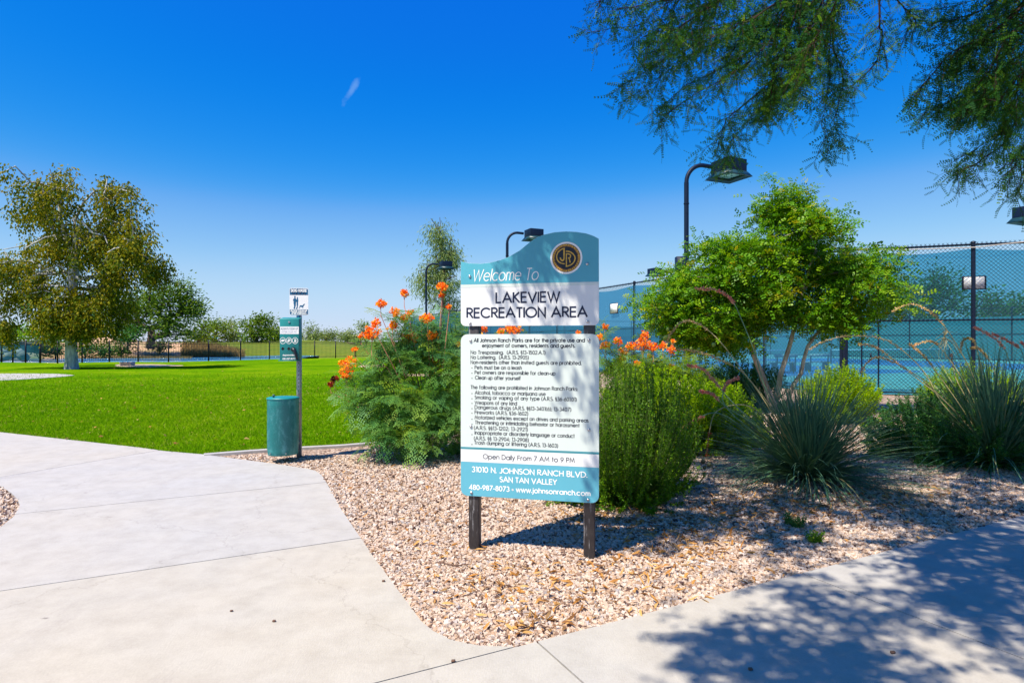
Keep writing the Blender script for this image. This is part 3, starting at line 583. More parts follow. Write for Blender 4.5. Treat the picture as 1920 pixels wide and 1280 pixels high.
# ------------------------------------------------------------------ lettering: a geometric stroke alphabet
def ar(cx, cy, rx, ry, a0, a1, n=None):
    n = n or max(4, int(abs(a1 - a0) / 18)); return [(cx + rx * cos(radians(a0 + (a1 - a0) * i / n)), cy + ry * sin(radians(a0 + (a1 - a0) * i / n))) for i in range(n + 1)]
X_ = .70; r_ = .35
GL = {
 'A': (.86, [[(0, 0), (.43, 1), (.86, 0)], [(.15, .33), (.71, .33)]]), 'B': (.55, [[(0, 0), (0, 1), (.28, 1)] + ar(.28, .765, .23, .235, 90, -90) + [(0, .53)], [(.28, .53)] + ar(.28, .265, .27, .265, 90, -90) + [(0, 0)]]),
 'C': (.88, [ar(.5, .5, .5, .5, 42, 318)]), 'D': (.74, [[(0, 0), (0, 1), (.24, 1)] + ar(.24, .5, .5, .5, 90, -90) + [(0, 0)]]),
 'E': (.5, [[(.5, 1), (0, 1), (0, 0), (.5, 0)], [(0, .53), (.47, .53)]]), 'F': (.47, [[(.47, 1), (0, 1), (0, 0)], [(0, .53), (.44, .53)]]),
 'G': (.97, [ar(.5, .5, .5, .5, 45, 360) + [(.56, .5)]]), 'H': (.62, [[(0, 0), (0, 1)], [(.62, 0), (.62, 1)], [(0, .53), (.62, .53)]]),
 'I': (.0, [[(0, 0), (0, 1)]]), 'J': (.38, [[(.38, 1), (.38, .2)] + ar(.19, .2, .19, .2, 0, -165)]), 'K': (.58, [[(0, 0), (0, 1)], [(.54, 1), (.02, .5)], [(.1, .56), (.6, 0)]]),
 'L': (.46, [[(0, 1), (0, 0), (.46, 0)]]), 'M': (.9, [[(0, 0), (.13, 1), (.45, .2), (.77, 1), (.9, 0)]]), 'N': (.66, [[(0, 0), (0, 1), (.66, 0), (.66, 1)]]),
 'O': (1.0, [ar(.5, .5, .5, .5, 0, 360, 24)]), 'P': (.52, [[(0, 0), (0, 1), (.26, 1)] + ar(.26, .74, .26, .26, 90, -90) + [(0, .48)]]),
 'Q': (1.0, [ar(.5, .5, .5, .5, 0, 360, 24), [(.6, .3), (1, -.05)]]), 'R': (.54, [[(0, 0), (0, 1), (.26, 1)] + ar(.26, .75, .26, .25, 90, -90) + [(0, .5)], [(.22, .5), (.56, 0)]]),
 'S': (.5, [ar(.25, .76, .23, .24, 35, 270) + ar(.25, .26, .26, .26, 90, -145)]), 'T': (.52, [[(0, 1), (.52, 1)], [(.26, 1), (.26, 0)]]),
 'U': (.6, [[(0, 1), (0, .3)] + ar(.3, .3, .3, .3, 180, 360) + [(.6, 1)]]), 'V': (.78, [[(0, 1), (.39, 0), (.78, 1)]]), 'W': (1.14, [[(0, 1), (.29, 0), (.57, .95), (.85, 0), (1.14, 1)]]),
 'X': (.66, [[(0, 0), (.64, 1)], [(0, 1), (.66, 0)]]), 'Y': (.66, [[(0, 1), (.33, .47), (.66, 1)], [(.33, .47), (.33, 0)]]), 'Z': (.58, [[(0, 1), (.56, 1), (0, 0), (.58, 0)]]),
 'a': (.68, [ar(.34, r_, .34, r_, 0, 360, 18), [(.68, X_), (.68, 0)]]), 'b': (.68, [ar(.34, r_, .34, r_, 0, 360, 18), [(0, 1.02), (0, 0)]]), 'c': (.6, [ar(.35, r_, .35, r_, 42, 318)]),
 'd': (.68, [ar(.34, r_, .34, r_, 0, 360, 18), [(.68, 1.02), (.68, 0)]]), 'e': (.68, [[(0, .37), (.68, .37)] + ar(.34, r_, .34, r_, 3, 318)]), 'f': (.3, [[(.1, 0), (.1, .86)] + ar(.25, .86, .15, .16, 180, 80), [(0, X_), (.28, X_)]]),
 'g': (.68, [ar(.34, r_, .34, r_, 0, 360, 18), [(.68, X_), (.68, .02)] + ar(.35, .02, .33, .32, 0, -155)]), 'h': (.5, [[(0, 0), (0, 1.02)], [(0, .42)] + ar(.25, .44, .25, .26, 180, 0) + [(.5, 0)]]),
 'i': (.0, [[(0, 0), (0, X_)], [(0, .88), (0, .98)]]), 'j': (.1, [[(.1, X_), (.1, -.1)] + ar(-.06, -.1, .16, .18, 0, -90), [(.1, .88), (.1, .98)]]), 'k': (.46, [[(0, 0), (0, 1.02)], [(.42, X_), (.02, .36)], [(.08, .42), (.48, 0)]]),
 'l': (.0, [[(0, 0), (0, 1.02)]]), 'm': (.82, [[(0, 0), (0, X_)], [(0, .46)] + ar(.205, .48, .205, .22, 180, 0) + [(.41, 0)], [(.41, .46)] + ar(.615, .48, .205, .22, 180, 0) + [(.82, 0)]]),
 'n': (.5, [[(0, 0), (0, X_)], [(0, .42)] + ar(.25, .44, .25, .26, 180, 0) + [(.5, 0)]]), 'o': (.7, [ar(.35, r_, .35, r_, 0, 360, 18)]), 'p': (.68, [ar(.34, r_, .34, r_, 0, 360, 18), [(0, X_), (0, -.3)]]),
 'q': (.68, [ar(.34, r_, .34, r_, 0, 360, 18), [(.68, X_), (.68, -.3)]]), 'r': (.26, [[(0, 0), (0, X_)], [(0, .46)] + ar(.2, .48, .2, .22, 180, 75)]), 's': (.36, [ar(.18, .53, .16, .17, 35, 270) + ar(.18, .18, .18, .18, 90, -145)]),
 't': (.26, [[(.13, 0), (.13, .98)], [(0, X_), (.26, X_)]]), 'u': (.48, [[(0, X_), (0, .24)] + ar(.24, .24, .24, .24, 180, 360) + [(.48, X_)], [(.48, X_), (.48, 0)]]), 'v': (.5, [[(0, X_), (.25, 0), (.5, X_)]]),
 'w': (.82, [[(0, X_), (.2, 0), (.41, .64), (.62, 0), (.82, X_)]]), 'x': (.48, [[(0, 0), (.46, X_)], [(0, X_), (.48, 0)]]), 'y': (.5, [[(0, X_), (.26, .04)], [(.5, X_), (.1, -.3)]]), 'z': (.42, [[(0, X_), (.4, X_), (0, 0), (.42, 0)]]),
 '0': (.56, [ar(.28, .5, .28, .5, 0, 360, 20)]), '1': (.2, [[(0, 1), (.2, 1), (.2, 0)]]), '2': (.52, [ar(.26, .74, .25, .26, 165, -25) + [(0, 0), (.54, 0)]]), '3': (.5, [ar(.24, .76, .22, .24, 155, -90), ar(.24, .26, .26, .26, 90, -155)]),
 '4': (.58, [[(.44, 0), (.44, 1), (0, .24), (.58, .24)]]), '5': (.52, [[(.46, 1), (.14, 1), (.06, .55)] + ar(.24, .32, .28, .32, 110, -150)]), '6': (.54, [[(.4, 1), (.06, .46)], ar(.27, .3, .27, .3, 0, 360, 18)]),
 '7': (.52, [[(0, 1), (.52, 1), (.1, 0)]]), '8': (.5, [ar(.25, .76, .21, .24, 0, 360, 16), ar(.25, .27, .25, .27, 0, 360, 16)]), '9': (.54, [[(.14, 0), (.48, .54)], ar(.27, .7, .27, .3, 0, 360, 18)]),
 '.': (.0, [[(0, 0), (0, .09)]]), ',': (.05, [[(.05, .08), (0, -.14)]]), ':': (.0, [[(0, 0), (0, .09)], [(0, .5), (0, .59)]]), ';': (.05, [[(.05, .08), (0, -.14)], [(.05, .5), (.05, .59)]]), '-': (.28, [[(0, .36), (.28, .36)]]),
 '(': (.2, [ar(.42, .42, .42, .62, 118, 242)]), ')': (.2, [ar(-.22, .42, .42, .62, 62, -62)]), '*': (.14, [ar(.07, .4, .06, .06, 0, 360, 8)]), 'o.': (.2, []),
 '§': (.4, [ar(.2, .8, .16, .17, 30, 250) + ar(.2, .46, .2, .2, 90, -60), ar(.2, .44, .2, .2, 120, 270) + ar(.2, .06, .17, .18, 90, -150)]),
}
def text_width(s, track):
    w = 0
    for ch in s: w += (.44 if ch == ' ' else GL[ch][0] + track)
    return w - track
def stroke_mesh(mb, pts, w, fr, off):
    """a ribbon of width w along a polyline, mitred; fr maps local (x,z) to the mesh"""
    pts = [np.array(p, float) for p in pts]; pts = [p for i, p in enumerate(pts) if i == 0 or np.linalg.norm(p - pts[i - 1]) > 1e-6]
    if len(pts) < 2: return
    n = len(pts); closed = np.linalg.norm(pts[0] - pts[-1]) < 1e-6 and n > 3
    if closed: pts = pts[:-1]; n -= 1
    L = []; R = []
    for i in range(n):
        if closed: a, b, c = pts[i - 1], pts[i], pts[(i + 1) % n]
        else: a, b, c = pts[max(i - 1, 0)], pts[i], pts[min(i + 1, n - 1)]
        d1 = b - a; d2 = c - b
        if np.linalg.norm(d1) < 1e-9: d1 = d2
        if np.linalg.norm(d2) < 1e-9: d2 = d1
        d1 = d1 / np.linalg.norm(d1); d2 = d2 / np.linalg.norm(d2); n1 = np.array([-d1[1], d1[0]]); n2 = np.array([-d2[1], d2[0]])
        m = n1 + n2; k = np.linalg.norm(m)
        m = n1 if k < .3 else m / k; s_ = min(1 / max(.35, m @ n1), 2.6) * w / 2
        e = np.zeros(2)
        if not closed and i == 0: e = -d2 * w * .5 * (.0 if n > 9 else .5)
        if not closed and i == n - 1: e = d1 * w * .5 * (.0 if n > 9 else .5)
        L.append(b + m * s_ + e); R.append(b - m * s_ + e)
    V = [fr(p[0], p[1], off) for p in L] + [fr(p[0], p[1], off) for p in R]
    rng_ = range(n) if closed else range(n - 1)
    mb.add(V, [[i, n + i, n + (i + 1) % n, (i + 1) % n] for i in rng_])
def write(mb, s, x0, x1, z, cap, w, fr, track=.17, slant=0.0):
    """text from x0 to x1 on baseline z"""
    tot = text_width(s, track); kx = (x1 - x0) / tot; x = 0; c = 0
    for ch in s:
        if ch == ' ': x += .44; continue
        gw, st = GL[ch]
        for q in st:
            pl = [(x0 + (x + a) * kx + slant * b * cap, z + b * cap) for a, b in q]
            c += 1
            stroke_mesh(mb, pl, w * cap, fr, .00012 * (c % 5)) if ch != '*' else mb.add([fr(*p, 0) for p in pl[:-1]], [list(range(8))[::-1]]) if False else stroke_mesh(mb, pl, w * cap * (1.6 if ch == '*' else 1), fr, .00012 * (c % 5))
        x += gw + track

# ------------------------------------------------------------------ the park sign
SL = np.array([-.369, 4.38]); SD = np.array([.964, -.219]); SWID = np.linalg.norm(SD); SDu = SD / SWID
SC = SL + SD / 2; SANG = atan2(SDu[1], SDu[0])
def suz(px, py):
    k = (px - CX) / F; s_ = (.369 + 4.38 * k) / (.964 + .219 * k); Y = 4.38 - .219 * s_
    return (s_ - .5) * SWID, CAMH + (CY - py) / F * Y
sign = thing('park_sign', 'tall teal and white park rules sign headed Lakeview Recreation Area on two dark posts', 'sign', (SC[0], SC[1], 0), SANG)
TH = .012                                   # sheet thickness; front face at y = 0, facing -y
def ffr(o0): return lambda x, z, off: (x, -o0 - off, z)
def rounded(x0, x1, z0, z1, r, corners=(1, 1, 1, 1), n=6):
    pts = []
    for (cx_, cz_, a0, use) in ((x1 - r, z0 + r, -90, corners[0]), (x1 - r, z1 - r, 0, corners[1]), (x0 + r, z1 - r, 90, corners[2]), (x0 + r, z0 + r, 180, corners[3])):
        if use: pts += [(cx_ + r * cos(radians(a0 + 90 * i / n)), cz_ + r * sin(radians(a0 + 90 * i / n))) for i in range(n + 1)]
        else: pts.append((cx_ + r * (1 if a0 in (-90, 0) else -1), cz_ + r * (1 if a0 in (0, 90) else -1)))
    return pts
def sheet(name, pts, y0, y1, mat, parent, **kw):
    """an upright flat piece: outline in x,z; front at y0, back at y1"""
    m = MB(); tri = mathutils.geometry.tessellate_polygon([[mathutils.Vector((x, z, 0)) for x, z in pts]]); A = np.array(pts); n = len(A); out = []
    for t in tri:
        a, b, c = (A[i] for i in t); t = list(t)
        if np.cross(b - a, c - a) < 0: t = t[::-1]
        out.append(t)
    m.add(np.c_[A[:, 0], np.full(n, y0), A[:, 1]], out)
    if y1 is not None:
        m.add(np.c_[A[:, 0], np.full(n, y1), A[:, 1]], [t[::-1] for t in out])
        area = np.sum(A[:, 0] * np.roll(A[:, 1], -1) - np.roll(A[:, 0], -1) * A[:, 1]); B = A if area > 0 else A[::-1]
        V = np.vstack([np.c_[B[:, 0], np.full(n, y0), B[:, 1]], np.c_[B[:, 0], np.full(n, y1), B[:, 1]]])
        m.add(V, [[(i + 1) % n, i, n + i, n + (i + 1) % n] for i in range(n)])
    return m.build(name, mat, parent, **kw)
hw = SWID / 2
curve_px = [(864, 490), (880, 493.5), (901, 494.3), (918, 492.5), (935, 488.5), (953, 482), (974, 470), (994, 453.5), (1008, 444.5), (1020, 440), (1040, 435.5), (1061, 434), (1080, 434.8), (1099, 437.6), (1112, 442), (1122.5, 447.5)]
ctop = [suz(*p) for p in curve_px]; ctop = [(min(max(a, -hw), hw), b) for a, b in ctop]
hp_bot = 1.611; zdiv = 1.909
hdr = sheet('header_panel', rounded(-hw, hw, hp_bot, hp_bot + .3, .035, (1, 0, 0, 1))[:7] + ctop[::-1] + rounded(-hw, hw, hp_bot, hp_bot + .3, .035, (1, 0, 0, 1))[-7:], 0, TH, M['signwhite'], sign)
sheet('teal_band', [(-hw + .001, zdiv), (hw - .001, zdiv)] + [(min(max(a, -hw + .001), hw - .001), b - .001) for a, b in ctop[::-1]], -.0012, 0, M['signteal'], hdr)
sheet('mint_band', [(-hw + .001, zdiv - .022), (hw - .001, zdiv - .022), (hw - .001, zdiv - .001), (-hw + .001, zdiv - .001)], -.0010, 0, M['signmint'], hdr)
mb = MB(); uz = lambda a, b: suz(a, b)
def tline(mb, s, xl, xr, y, cap, w, fr, track=.17, slant=0):
    a = suz(xl, y); b = suz(xr, y); zc = suz((xl + xr) / 2, y)[1]; write(mb, s, a[0], b[0], zc, cap * 4.27 / F, w, fr, track, slant)
tline(mb, 'Welcome To', 886, 1008, 525.7, 21.5, .085, ffr(.0020), .18, .17); mb.build('lettering', M['white'], hdr)
mb = MB(); tline(mb, 'LAKEVIEW', 930.5, 1049, 566.3, 18.3, .175, ffr(.0012), .22); mb.build('lettering', M['navy'], hdr); mb = MB(); tline(mb, 'RECREATION AREA', 876, 1100.5, 594.3, 17.6, .18, ffr(.0012), .20)
mb.build('lettering', M['navy'], hdr)
# round emblem
ec = suz(1061.8, 483.6); er = .1115
def disc(r, y, mat, name='emblem_disc', parent=None, n=40): return sheet(name, [(ec[0] + r * cos(2 * pi * i / n), ec[1] + r * sin(2 * pi * i / n)) for i in range(n)], y, y + .0006, mat, parent)
mb = MB()
def addsheet(mb, pts, y, mi, n=None):
    tri = mathutils.geometry.tessellate_polygon([[mathutils.Vector((x, z, 0)) for x, z in pts]]); A = np.array(pts); out = []
    for t in tri:
        a, b, c = (A[i] for i in t); t = list(t)
        if np.cross(b - a, c - a) < 0: t = t[::-1]
        out.append(t)
    mb.add(np.c_[A[:, 0], np.full(len(A), y), A[:, 1]], out, 0, mi)
def circ(r, n=44): return [(ec[0] + r * cos(2 * pi * i / n), ec[1] + r * sin(2 * pi * i / n)) for i in range(n)]
addsheet(mb, circ(er), -.0022, 0); addsheet(mb, circ(er * .885), -.0026, 1); addsheet(mb, circ(er * .71), -.0030, 2)
frE = lambda x, z, off: (ec[0] + x * er / 485, -.0036 - off, ec[1] + z * er / 485)
def est(pts, w, k=0):
    m = MB(); stroke_mesh(m, [(x - 668, 692 - y) for x, y in pts], w, frE, .0001 * k)
    for v, f in zip(m.v, m.f): mb.add(v, f, 0, 3)
est([(628, 405), (560, 415), (490, 450), (420, 510), (385, 590), (376, 660), (395, 740), (440, 800), (500, 840), (560, 860), (620, 868)], 34)
est([(602, 400), (602, 700), (590, 750), (555, 772), (520, 755), (495, 720), (490, 685)], 40, 1)
est([(655, 492), (720, 495), (800, 520), (870, 575), (920, 640), (938, 710), (920, 790), (870, 860), (800, 910), (730, 935), (672, 948), (672, 570), (740, 575), (790, 600), (800, 640), (785, 685), (735, 703)], 34, 2)
est([(735, 690), (765, 730), (785, 830)], 34, 3)
for i in range(36):
    a = i * pi / 18; c0 = (668 + 388 * cos(a), 692 + 388 * sin(a)); est([(c0[0] - 14 * sin(a), c0[1] + 14 * cos(a)), (c0[0] + 14 * sin(a) , c0[1] - 14 * cos(a))], 38)
mb.build('emblem', [M['white'], M['rust'], M['jet'], M['gold']], hdr)
# lower panel
zt, zb = 1.552, .393; z_s1, z_s0, z_w = .741, .727, .637
low = sheet('rules_panel', rounded(-hw, hw, zb, zt, .05), 0, TH, M['signmint'], sign)
lo = rounded(-hw + .001, hw - .001, zb + .001, zt - .001, .05)
sheet('teal_band', lo[:7] + [(hw - .001, z_w), (-hw + .001, z_w)] + lo[-7:], -.0012, 0, M['signteal2'], low)
sheet('white_band', [(-hw + .001, z_w + .001), (hw - .001, z_w + .001), (hw - .001, z_s0), (-hw + .001, z_s0)], -.0010, 0, M['signwhite'], low)
sheet('teal_stripe', [(-hw + .001, z_s0 + .0005), (hw - .001, z_s0 + .0005), (hw - .001, z_s1 + .002), (-hw + .001, z_s1 + .002)], -.0014, 0, M['stripe'], low)
mb = MB()
RULES = [('All Johnson Ranch Parks are for the private use and', 888.7, 1096, 641, 1), ('enjoyment of owners, residents and guests.', 904.3, 1078, 651, 1),
 ('No Trespassing.  (A.R.S. §13-1502.A.1)', 882.8, 1022.5, 663.8, 0), ('No Loitering.  (A.R.S. 13-2905)', 882.8, 991, 673, 0), ('Non-residents other than invited guests are prohibited.', 882.8, 1089.8, 682.8, 0),
 ('Pets must be on a leash', 890.4, 978, 692.2, 2), ('Pet owners are responsible for clean-up', 890.4, 1041, 702, 2), ('Clean up after yourself', 891, 976, 711.5, 2),
 ('The following are prohibited in Johnson Ranch Parks:', 882.8, 1082.8, 730.4, 0), ('Alcohol, tobacco or marijuana use', 890.6, 1022.7, 740.2, 2), ('Smoking or vaping of any type (A.R.S. §36-601.01)', 890.4, 1081, 749.8, 2),
 ('Weapons of any kind', 890.4, 969, 758.5, 2), ('Dangerous drugs (A.R.S. §§13-3401(6); 13-3407)', 890.4, 1070.7, 768.4, 2), ('Fireworks (A.R.S. §36-1602)', 890.4, 990, 777, 2), ('Motorized vehicles except on drives and parking areas', 890.4, 1103, 788.2, 2),
 ('Threatening or intimidating behavior or harassment', 891, 1086.3, 797.5, 2), ('(A.R.S. §§13-1202; 13-2921)', 889, 989.3, 806.3, 0), ('Inappropriate or disorderly language or conduct', 890.4, 1077, 817, 2), ('(A.R.S. §§ 13-2904; 13-2908)', 889, 991.2, 826, 0), ('Trash dumping or littering (A.R.S. 13-1603)', 889.6, 1046, 835.4, 2)]
for s_, xl, xr, y, kd in RULES:
    tline(mb, s_, xl, xr, y, 6.5, .21 if kd == 1 else .185, ffr(.0004), .22)
    if kd == 2:
        a = suz(885, y - 2.6); rr = .0042; mb.add([(a[0] + rr * cos(i * pi / 4), -.0006, a[1] + rr * sin(i * pi / 4)) for i in range(8)], [list(range(8))])
tline(mb, 'Open Daily From 7 AM to 9 PM', 906, 1077, 863, 8.3, .14, ffr(.0016), .2)
mb.build('lettering', M['ink'], low)
mb = MB(); tline(mb, '31010 N. JOHNSON RANCH BLVD.', 885.3, 1100.4, 889, 9.4, .19, ffr(.0018), .2); mb.build('lettering', M['white'], low); mb = MB(); tline(mb, 'SAN TAN VALLEY', 937.5, 1043.7, 905.3, 9.2, .19, ffr(.0018), .2); mb.build('lettering', M['white'], low); mb = MB()
tline(mb, '480-987-8073 * www.johnsonranch.com', 880.3, 1106.5, 922.8, 8.6, .20, ffr(.0018), .22); mb.build('lettering', M['white'], low)
def bolt(par, px, py, r=.011):
    a = suz(px, py); m = MB(); k = 10; V = []
    for rr, yy in ((r, 0), (r, -.004), (r * .8, -.008), (r * .4, -.0105)): V += [(a[0] + rr * cos(2 * pi * i / k), yy, a[1] + rr * sin(2 * pi * i / k)) for i in range(k)]
    V.append((a[0], -.0112, a[1])); Fq = [[j * k + i, j * k + (i + 1) % k, (j + 1) * k + (i + 1) % k, (j + 1) * k + i] for j in range(3) for i in range(k)]
    m.add(V, Fq); m.add(V, [[3 * k + i, 3 * k + (i + 1) % k, 4 * k] for i in range(k)]); m.build('bolt', M['bolt'], par, smooth=True)
for p in ((881, 518), (1101, 494.6), (881.6, 606), (1102, 603)): bolt(hdr, *p)
for p in ((882.5, 638.5), (1104, 637), (883, 798.5), (1104, 805), (884, 922.7), (1102.5, 936)): bolt(low, *p)
for (u, lb) in ((-.402, None), (.425, None)):
    m = MB(); m.box((u, TH + .001 + .038, 1.0), (.076, .076, 2.12)); bevel(m.build('post', M['post'], sign), .006, 2)

# ------------------------------------------------------------------ dog waste station
sb = G(561, 858); st = thing('dog_waste_station', 'teal dog waste station with bag dispenser, round bin and small sign on a galvanised post', 'waste station', sb, radians(6))
Ys = sb[1]; pxm = Ys / F
def zz(py, Y=Ys): return CAMH + (CY - py) / F * Y
m = MB(); R45 = None
for i in range(4):
    a = i * pi / 2; m.box((.026 * cos(a), .026 * sin(a), 1.0), (.004 if i % 2 == 0 else .052, .052 if i % 2 == 0 else .004, 2.28))
pst = m.build('post', M['galv'], st)
m = MB()
for k in range(40):
    z = .12 + k * .05
    for (dx, dy) in ((0, -.0285), (.0285, 0)):
        m.box((dx, dy, z), (.011 if dy else .0008, .0008 if dy else .011, .011))
m.build('post_holes', M['hole'], pst, kind='stuff')
# sign plate
x0s, x1s = (545 - 561) * pxm, (579 - 561) * pxm
def plate_pts(x0, x1, z0, z1, r=.02): return rounded(x0, x1, z0, z1, r)
pl = sheet('sign_plate', plate_pts(x0s, x1s, zz(591), zz(540.5), .022), -.045, -.042, M['plate'], st)
sheet('top_band', [(x0s + .004, zz(553.3)), (x1s - .004, zz(553.3))] + [(a, b) for a, b in rounded(x0s + .004, x1s - .004, zz(560), zz(541.5), .018, (0, 1, 1, 0))[1:-1]], -.0462, -.045, M['stationblue'], pl)
sheet('bottom_band', rounded(x0s + .004, x1s - .004, zz(590), zz(570), .018, (1, 0, 0, 1))[:7] + [(x1s - .004, zz(580.5)), (x0s + .004, zz(580.5))] + rounded(x0s + .004, x1s - .004, zz(590), zz(570), .018, (1, 0, 0, 1))[-7:], -.0462, -.045, M['stationblue'], pl)
fr_ = lambda x, z, off: (x, -.0468 - off, z)
m = MB(); cw = x1s - x0s
write(m, 'DOG WASTE', x0s + .022, x1s - .022, zz(547.6), .032, .24, fr_, .22); m.build('lettering', M['white'], pl)
m = MB(); write(m, 'STATION', x0s + .034, x1s - .034, zz(552.8), .030, .2, fr_, .22); m.build('lettering', M['navy'], pl)
m = MB(); write(m, 'PLEASE CLEAN UP', x0s + .018, x1s - .018, zz(585), .024, .24, fr_, .24); m.build('lettering', M['white'], pl)
m = MB(); write(m, 'AFTER YOUR DOG', x0s + .026, x1s - .026, zz(589.3), .022, .24, fr_, .24)
m.build('lettering', M['white'], pl)
# silhouettes: two people and a dog
def sil(pts, nm): return sheet(nm, [(x0s + (x - 200) / 270 * cw, zz(540.5) - (y - 80) / 410 * (zz(540.5) - zz(591))) for x, y in pts], -.0458, -.045, M['stationblue'], pl)
sil([(278, 196), (288, 205), (288, 222), (283, 232), (296, 242), (302, 262), (304, 285), (294, 290), (292, 320), (290, 350), (282, 372), (280, 394), (262, 396), (258, 385), (266, 360), (262, 330), (256, 300), (262, 285), (250, 270), (254, 245), (268, 236), (270, 225), (266, 210)], 'man_silhouette')
sil([(314, 212), (322, 222), (322, 240), (326, 256), (328, 280), (322, 295), (324, 330), (318, 365), (312, 396), (292, 398), (296, 382), (306, 360), (302, 330), (302, 300), (300, 280), (304, 250), (306, 226)], 'woman_silhouette')
sil([(420, 318), (424, 324), (412, 336), (404, 348), (400, 362), (394, 370), (396, 386), (390, 388), (384, 370), (362, 364), (350, 368), (340, 390), (333, 388), (342, 366), (346, 350), (352, 340), (388, 342), (400, 326), (408, 318)], 'dog_silhouette')
m = MB(); m.box((.002, -.034, zz(594)), (.03, .016, .09)); m.build('bracket', M['stationblue'], st)
# dispenser
dx0, dx1 = (533.5 - 561) * pxm, (567.5 - 561) * pxm * .98
ztp, zbt = zz(598.5), zz(674); dd = .16
m = MB(); y0, y1 = -.20, -.04
V = [(dx0, y0, zbt), (dx1, y0, zbt), (dx1, y1, zbt), (dx0, y1, zbt), (dx0, y0, ztp), (dx1, y0, ztp), (dx1 + .0, y1, ztp + .022), (dx0, y1, ztp + .022)]
m.add(V, cubef); disp = m.build('dispenser_box', M['teal'], st); bevel(disp, .004, 2)
m = MB(); m.box(((dx0 + dx1) / 2, y0 + .02, zbt - .006), (dx1 - dx0 + .03, .075, .010)); m.build('drip_ledge', M['tealscuff'], disp)
fd = lambda x, z, off: (x, y0 - .0016 - off, z)
dmx = (dx0 + dx1) / 2; dw = dx1 - dx0
def dpx(x, y): return dx0 + (x - 113) / 265 * dw, ztp - (y - 550) / 600 * (ztp - zbt)
def dsheet(nm, pts, mat, y=.001): return sheet(nm, pts, y0 - y, y0, mat, disp)
a = dpx(116, 664); b = dpx(376, 772); dsheet('label', [(a[0], b[1]), (b[0], b[1]), (b[0], a[1]), (a[0], a[1])], M['plate'])
m = MB(); q = dpx(128, 708); e_ = dpx(362, 708); write(m, 'ALWAYS CLEAN UP', q[0], e_[0], q[1], .022, .2, fd, .22); m.build('label_lettering', M['greyink'], disp)
m = MB(); q = dpx(138, 752); e_ = dpx(350, 752); write(m, 'AFTER YOUR PET', q[0], e_[0], q[1], .020, .14, fd, .22); m.build('label_lettering', M['faintink'], disp)
for i, cx0 in enumerate((156, 240, 325)):
    q = dpx(cx0, 868); m = MB(); R_ = .0335
    stroke_mesh(m, ar(q[0], q[1], R_, R_ * 1.15, 0, 360, 24), .0055, lambda x, z, o: (x, y0 - .0014, z), 0)
    L_ = lambda x, z: (q[0] + x * R_, q[1] + z * R_)
    if i == 0: sh = [[(-.7, -.1), (-.2, .3), (.5, .3), (.2, -.2), (-.4, -.25)], [(-.6, .1), (.1, -.1), (.6, .05)]]
    elif i == 1: sh = [[(-.5, -.5), (-.3, .2), (0, .6)], [(-.1, -.55), (.1, .1), (.4, .55)], [(-.3, -.1), (.5, .1)]]
    else: sh = [[(0, .7), (0, .45)], [(-.1, .4), (-.1, -.1), (-.4, -.7)], [(-.05, 0), (.35, -.65)], [(0, .3), (.5, .0)]]
    for k_, s_ in enumerate(sh): stroke_mesh(m, [L_(*p) for p in s_], .0085, lambda x, z, o: (x, y0 - .0014 - o, z), .0001 * (k_ + 1))
    m.build('pictogram', M['white'], disp)
for cx0 in (155, 238): q = dpx(cx0, 985); dsheet('slot', [(q[0] - .021, q[1]), (q[0], q[1] - .023), (q[0] + .021, q[1]), (q[0], q[1] + .023)], M['hole'])
q = dpx(292, 998); m = MB()
m.tube([(q[0] + .0, y0 - .002, q[1]), (q[0] + .01, y0 - .02, q[1] + .008), (q[0] + .03, y0 - .034, q[1] - .01), (q[0] + .045, y0 - .034, q[1] - .06), (q[0] + .058, y0 - .02, q[1] - .125)], [.026, .026, .022, .014, .012], 8)
m.build('hanging_bag', M['bag'], disp, smooth=True)
m = MB(); q = dpx(155, 1086); e_ = dpx(320, 1086); write(m, 'dogwastestation', q[0], e_[0], q[1], .017, .2, fd, .2)
q = dpx(150, 1140); e_ = dpx(325, 1140); write(m, '480-987-8073', q[0], e_[0], q[1], .018, .22, fd, .2); 
m.build('printed_lettering', M['white'], disp)
q = dpx(242, 598); m = MB(); m.tube([(q[0], y0, q[1]), (q[0], y0 - .008, q[1])], [.013, .012], 12); m.build('lock', M['bolt'], disp)
# bin: round perforated can with a lid
bc = np.array([(540.3 - 561) * pxm * .97, -.24]); br = .186; zt_, zb_ = zz(745, Ys - .24), zz(850, Ys - .24)
m = MB(); k = 40; V = []; 
prof = [(br * .955, zb_), (br * .97, zb_ + .004), (br * .985, zb_ + .06), (br, zb_ + .07), (br, zt_ - .05), (br * 1.01, zt_ - .045), (br * 1.01, zt_ - .012)]
for r0, z0 in prof: V += [(bc[0] + r0 * cos(2 * pi * i / k), bc[1] + r0 * sin(2 * pi * i / k), z0) for i in range(k)]
m.add(V, [[j * k + i, j * k + (i + 1) % k, (j + 1) * k + (i + 1) % k, (j + 1) * k + i] for j in range(len(prof) - 1) for i in range(k)])
m.add([(bc[0] + br * .955 * cos(2 * pi * i / k), bc[1] + br * .955 * sin(2 * pi * i / k), zb_) for i in range(k)], [list(range(k))[::-1]])
can = m.build('bin', M['tealscuff'], st, smooth=False)
m = MB(); V = []
for r0, z0 in ((br * .99, zt_ - .018), (br * 1.045, zt_ - .014), (br * 1.045, zt_ + .002), (br * .9, zt_ + .010), (br * .3, zt_ + .014)): V += [(bc[0] + r0 * cos(2 * pi * i / k), bc[1] + r0 * sin(2 * pi * i / k), z0) for i in range(k)]
m.add(V, [[j * k + i, j * k + (i + 1) % k, (j + 1) * k + (i + 1) % k, (j + 1) * k + i] for j in range(4) for i in range(k)]); m.add(V[-k:], [list(range(k))])
lid = m.build('lid', M['teal'], can)
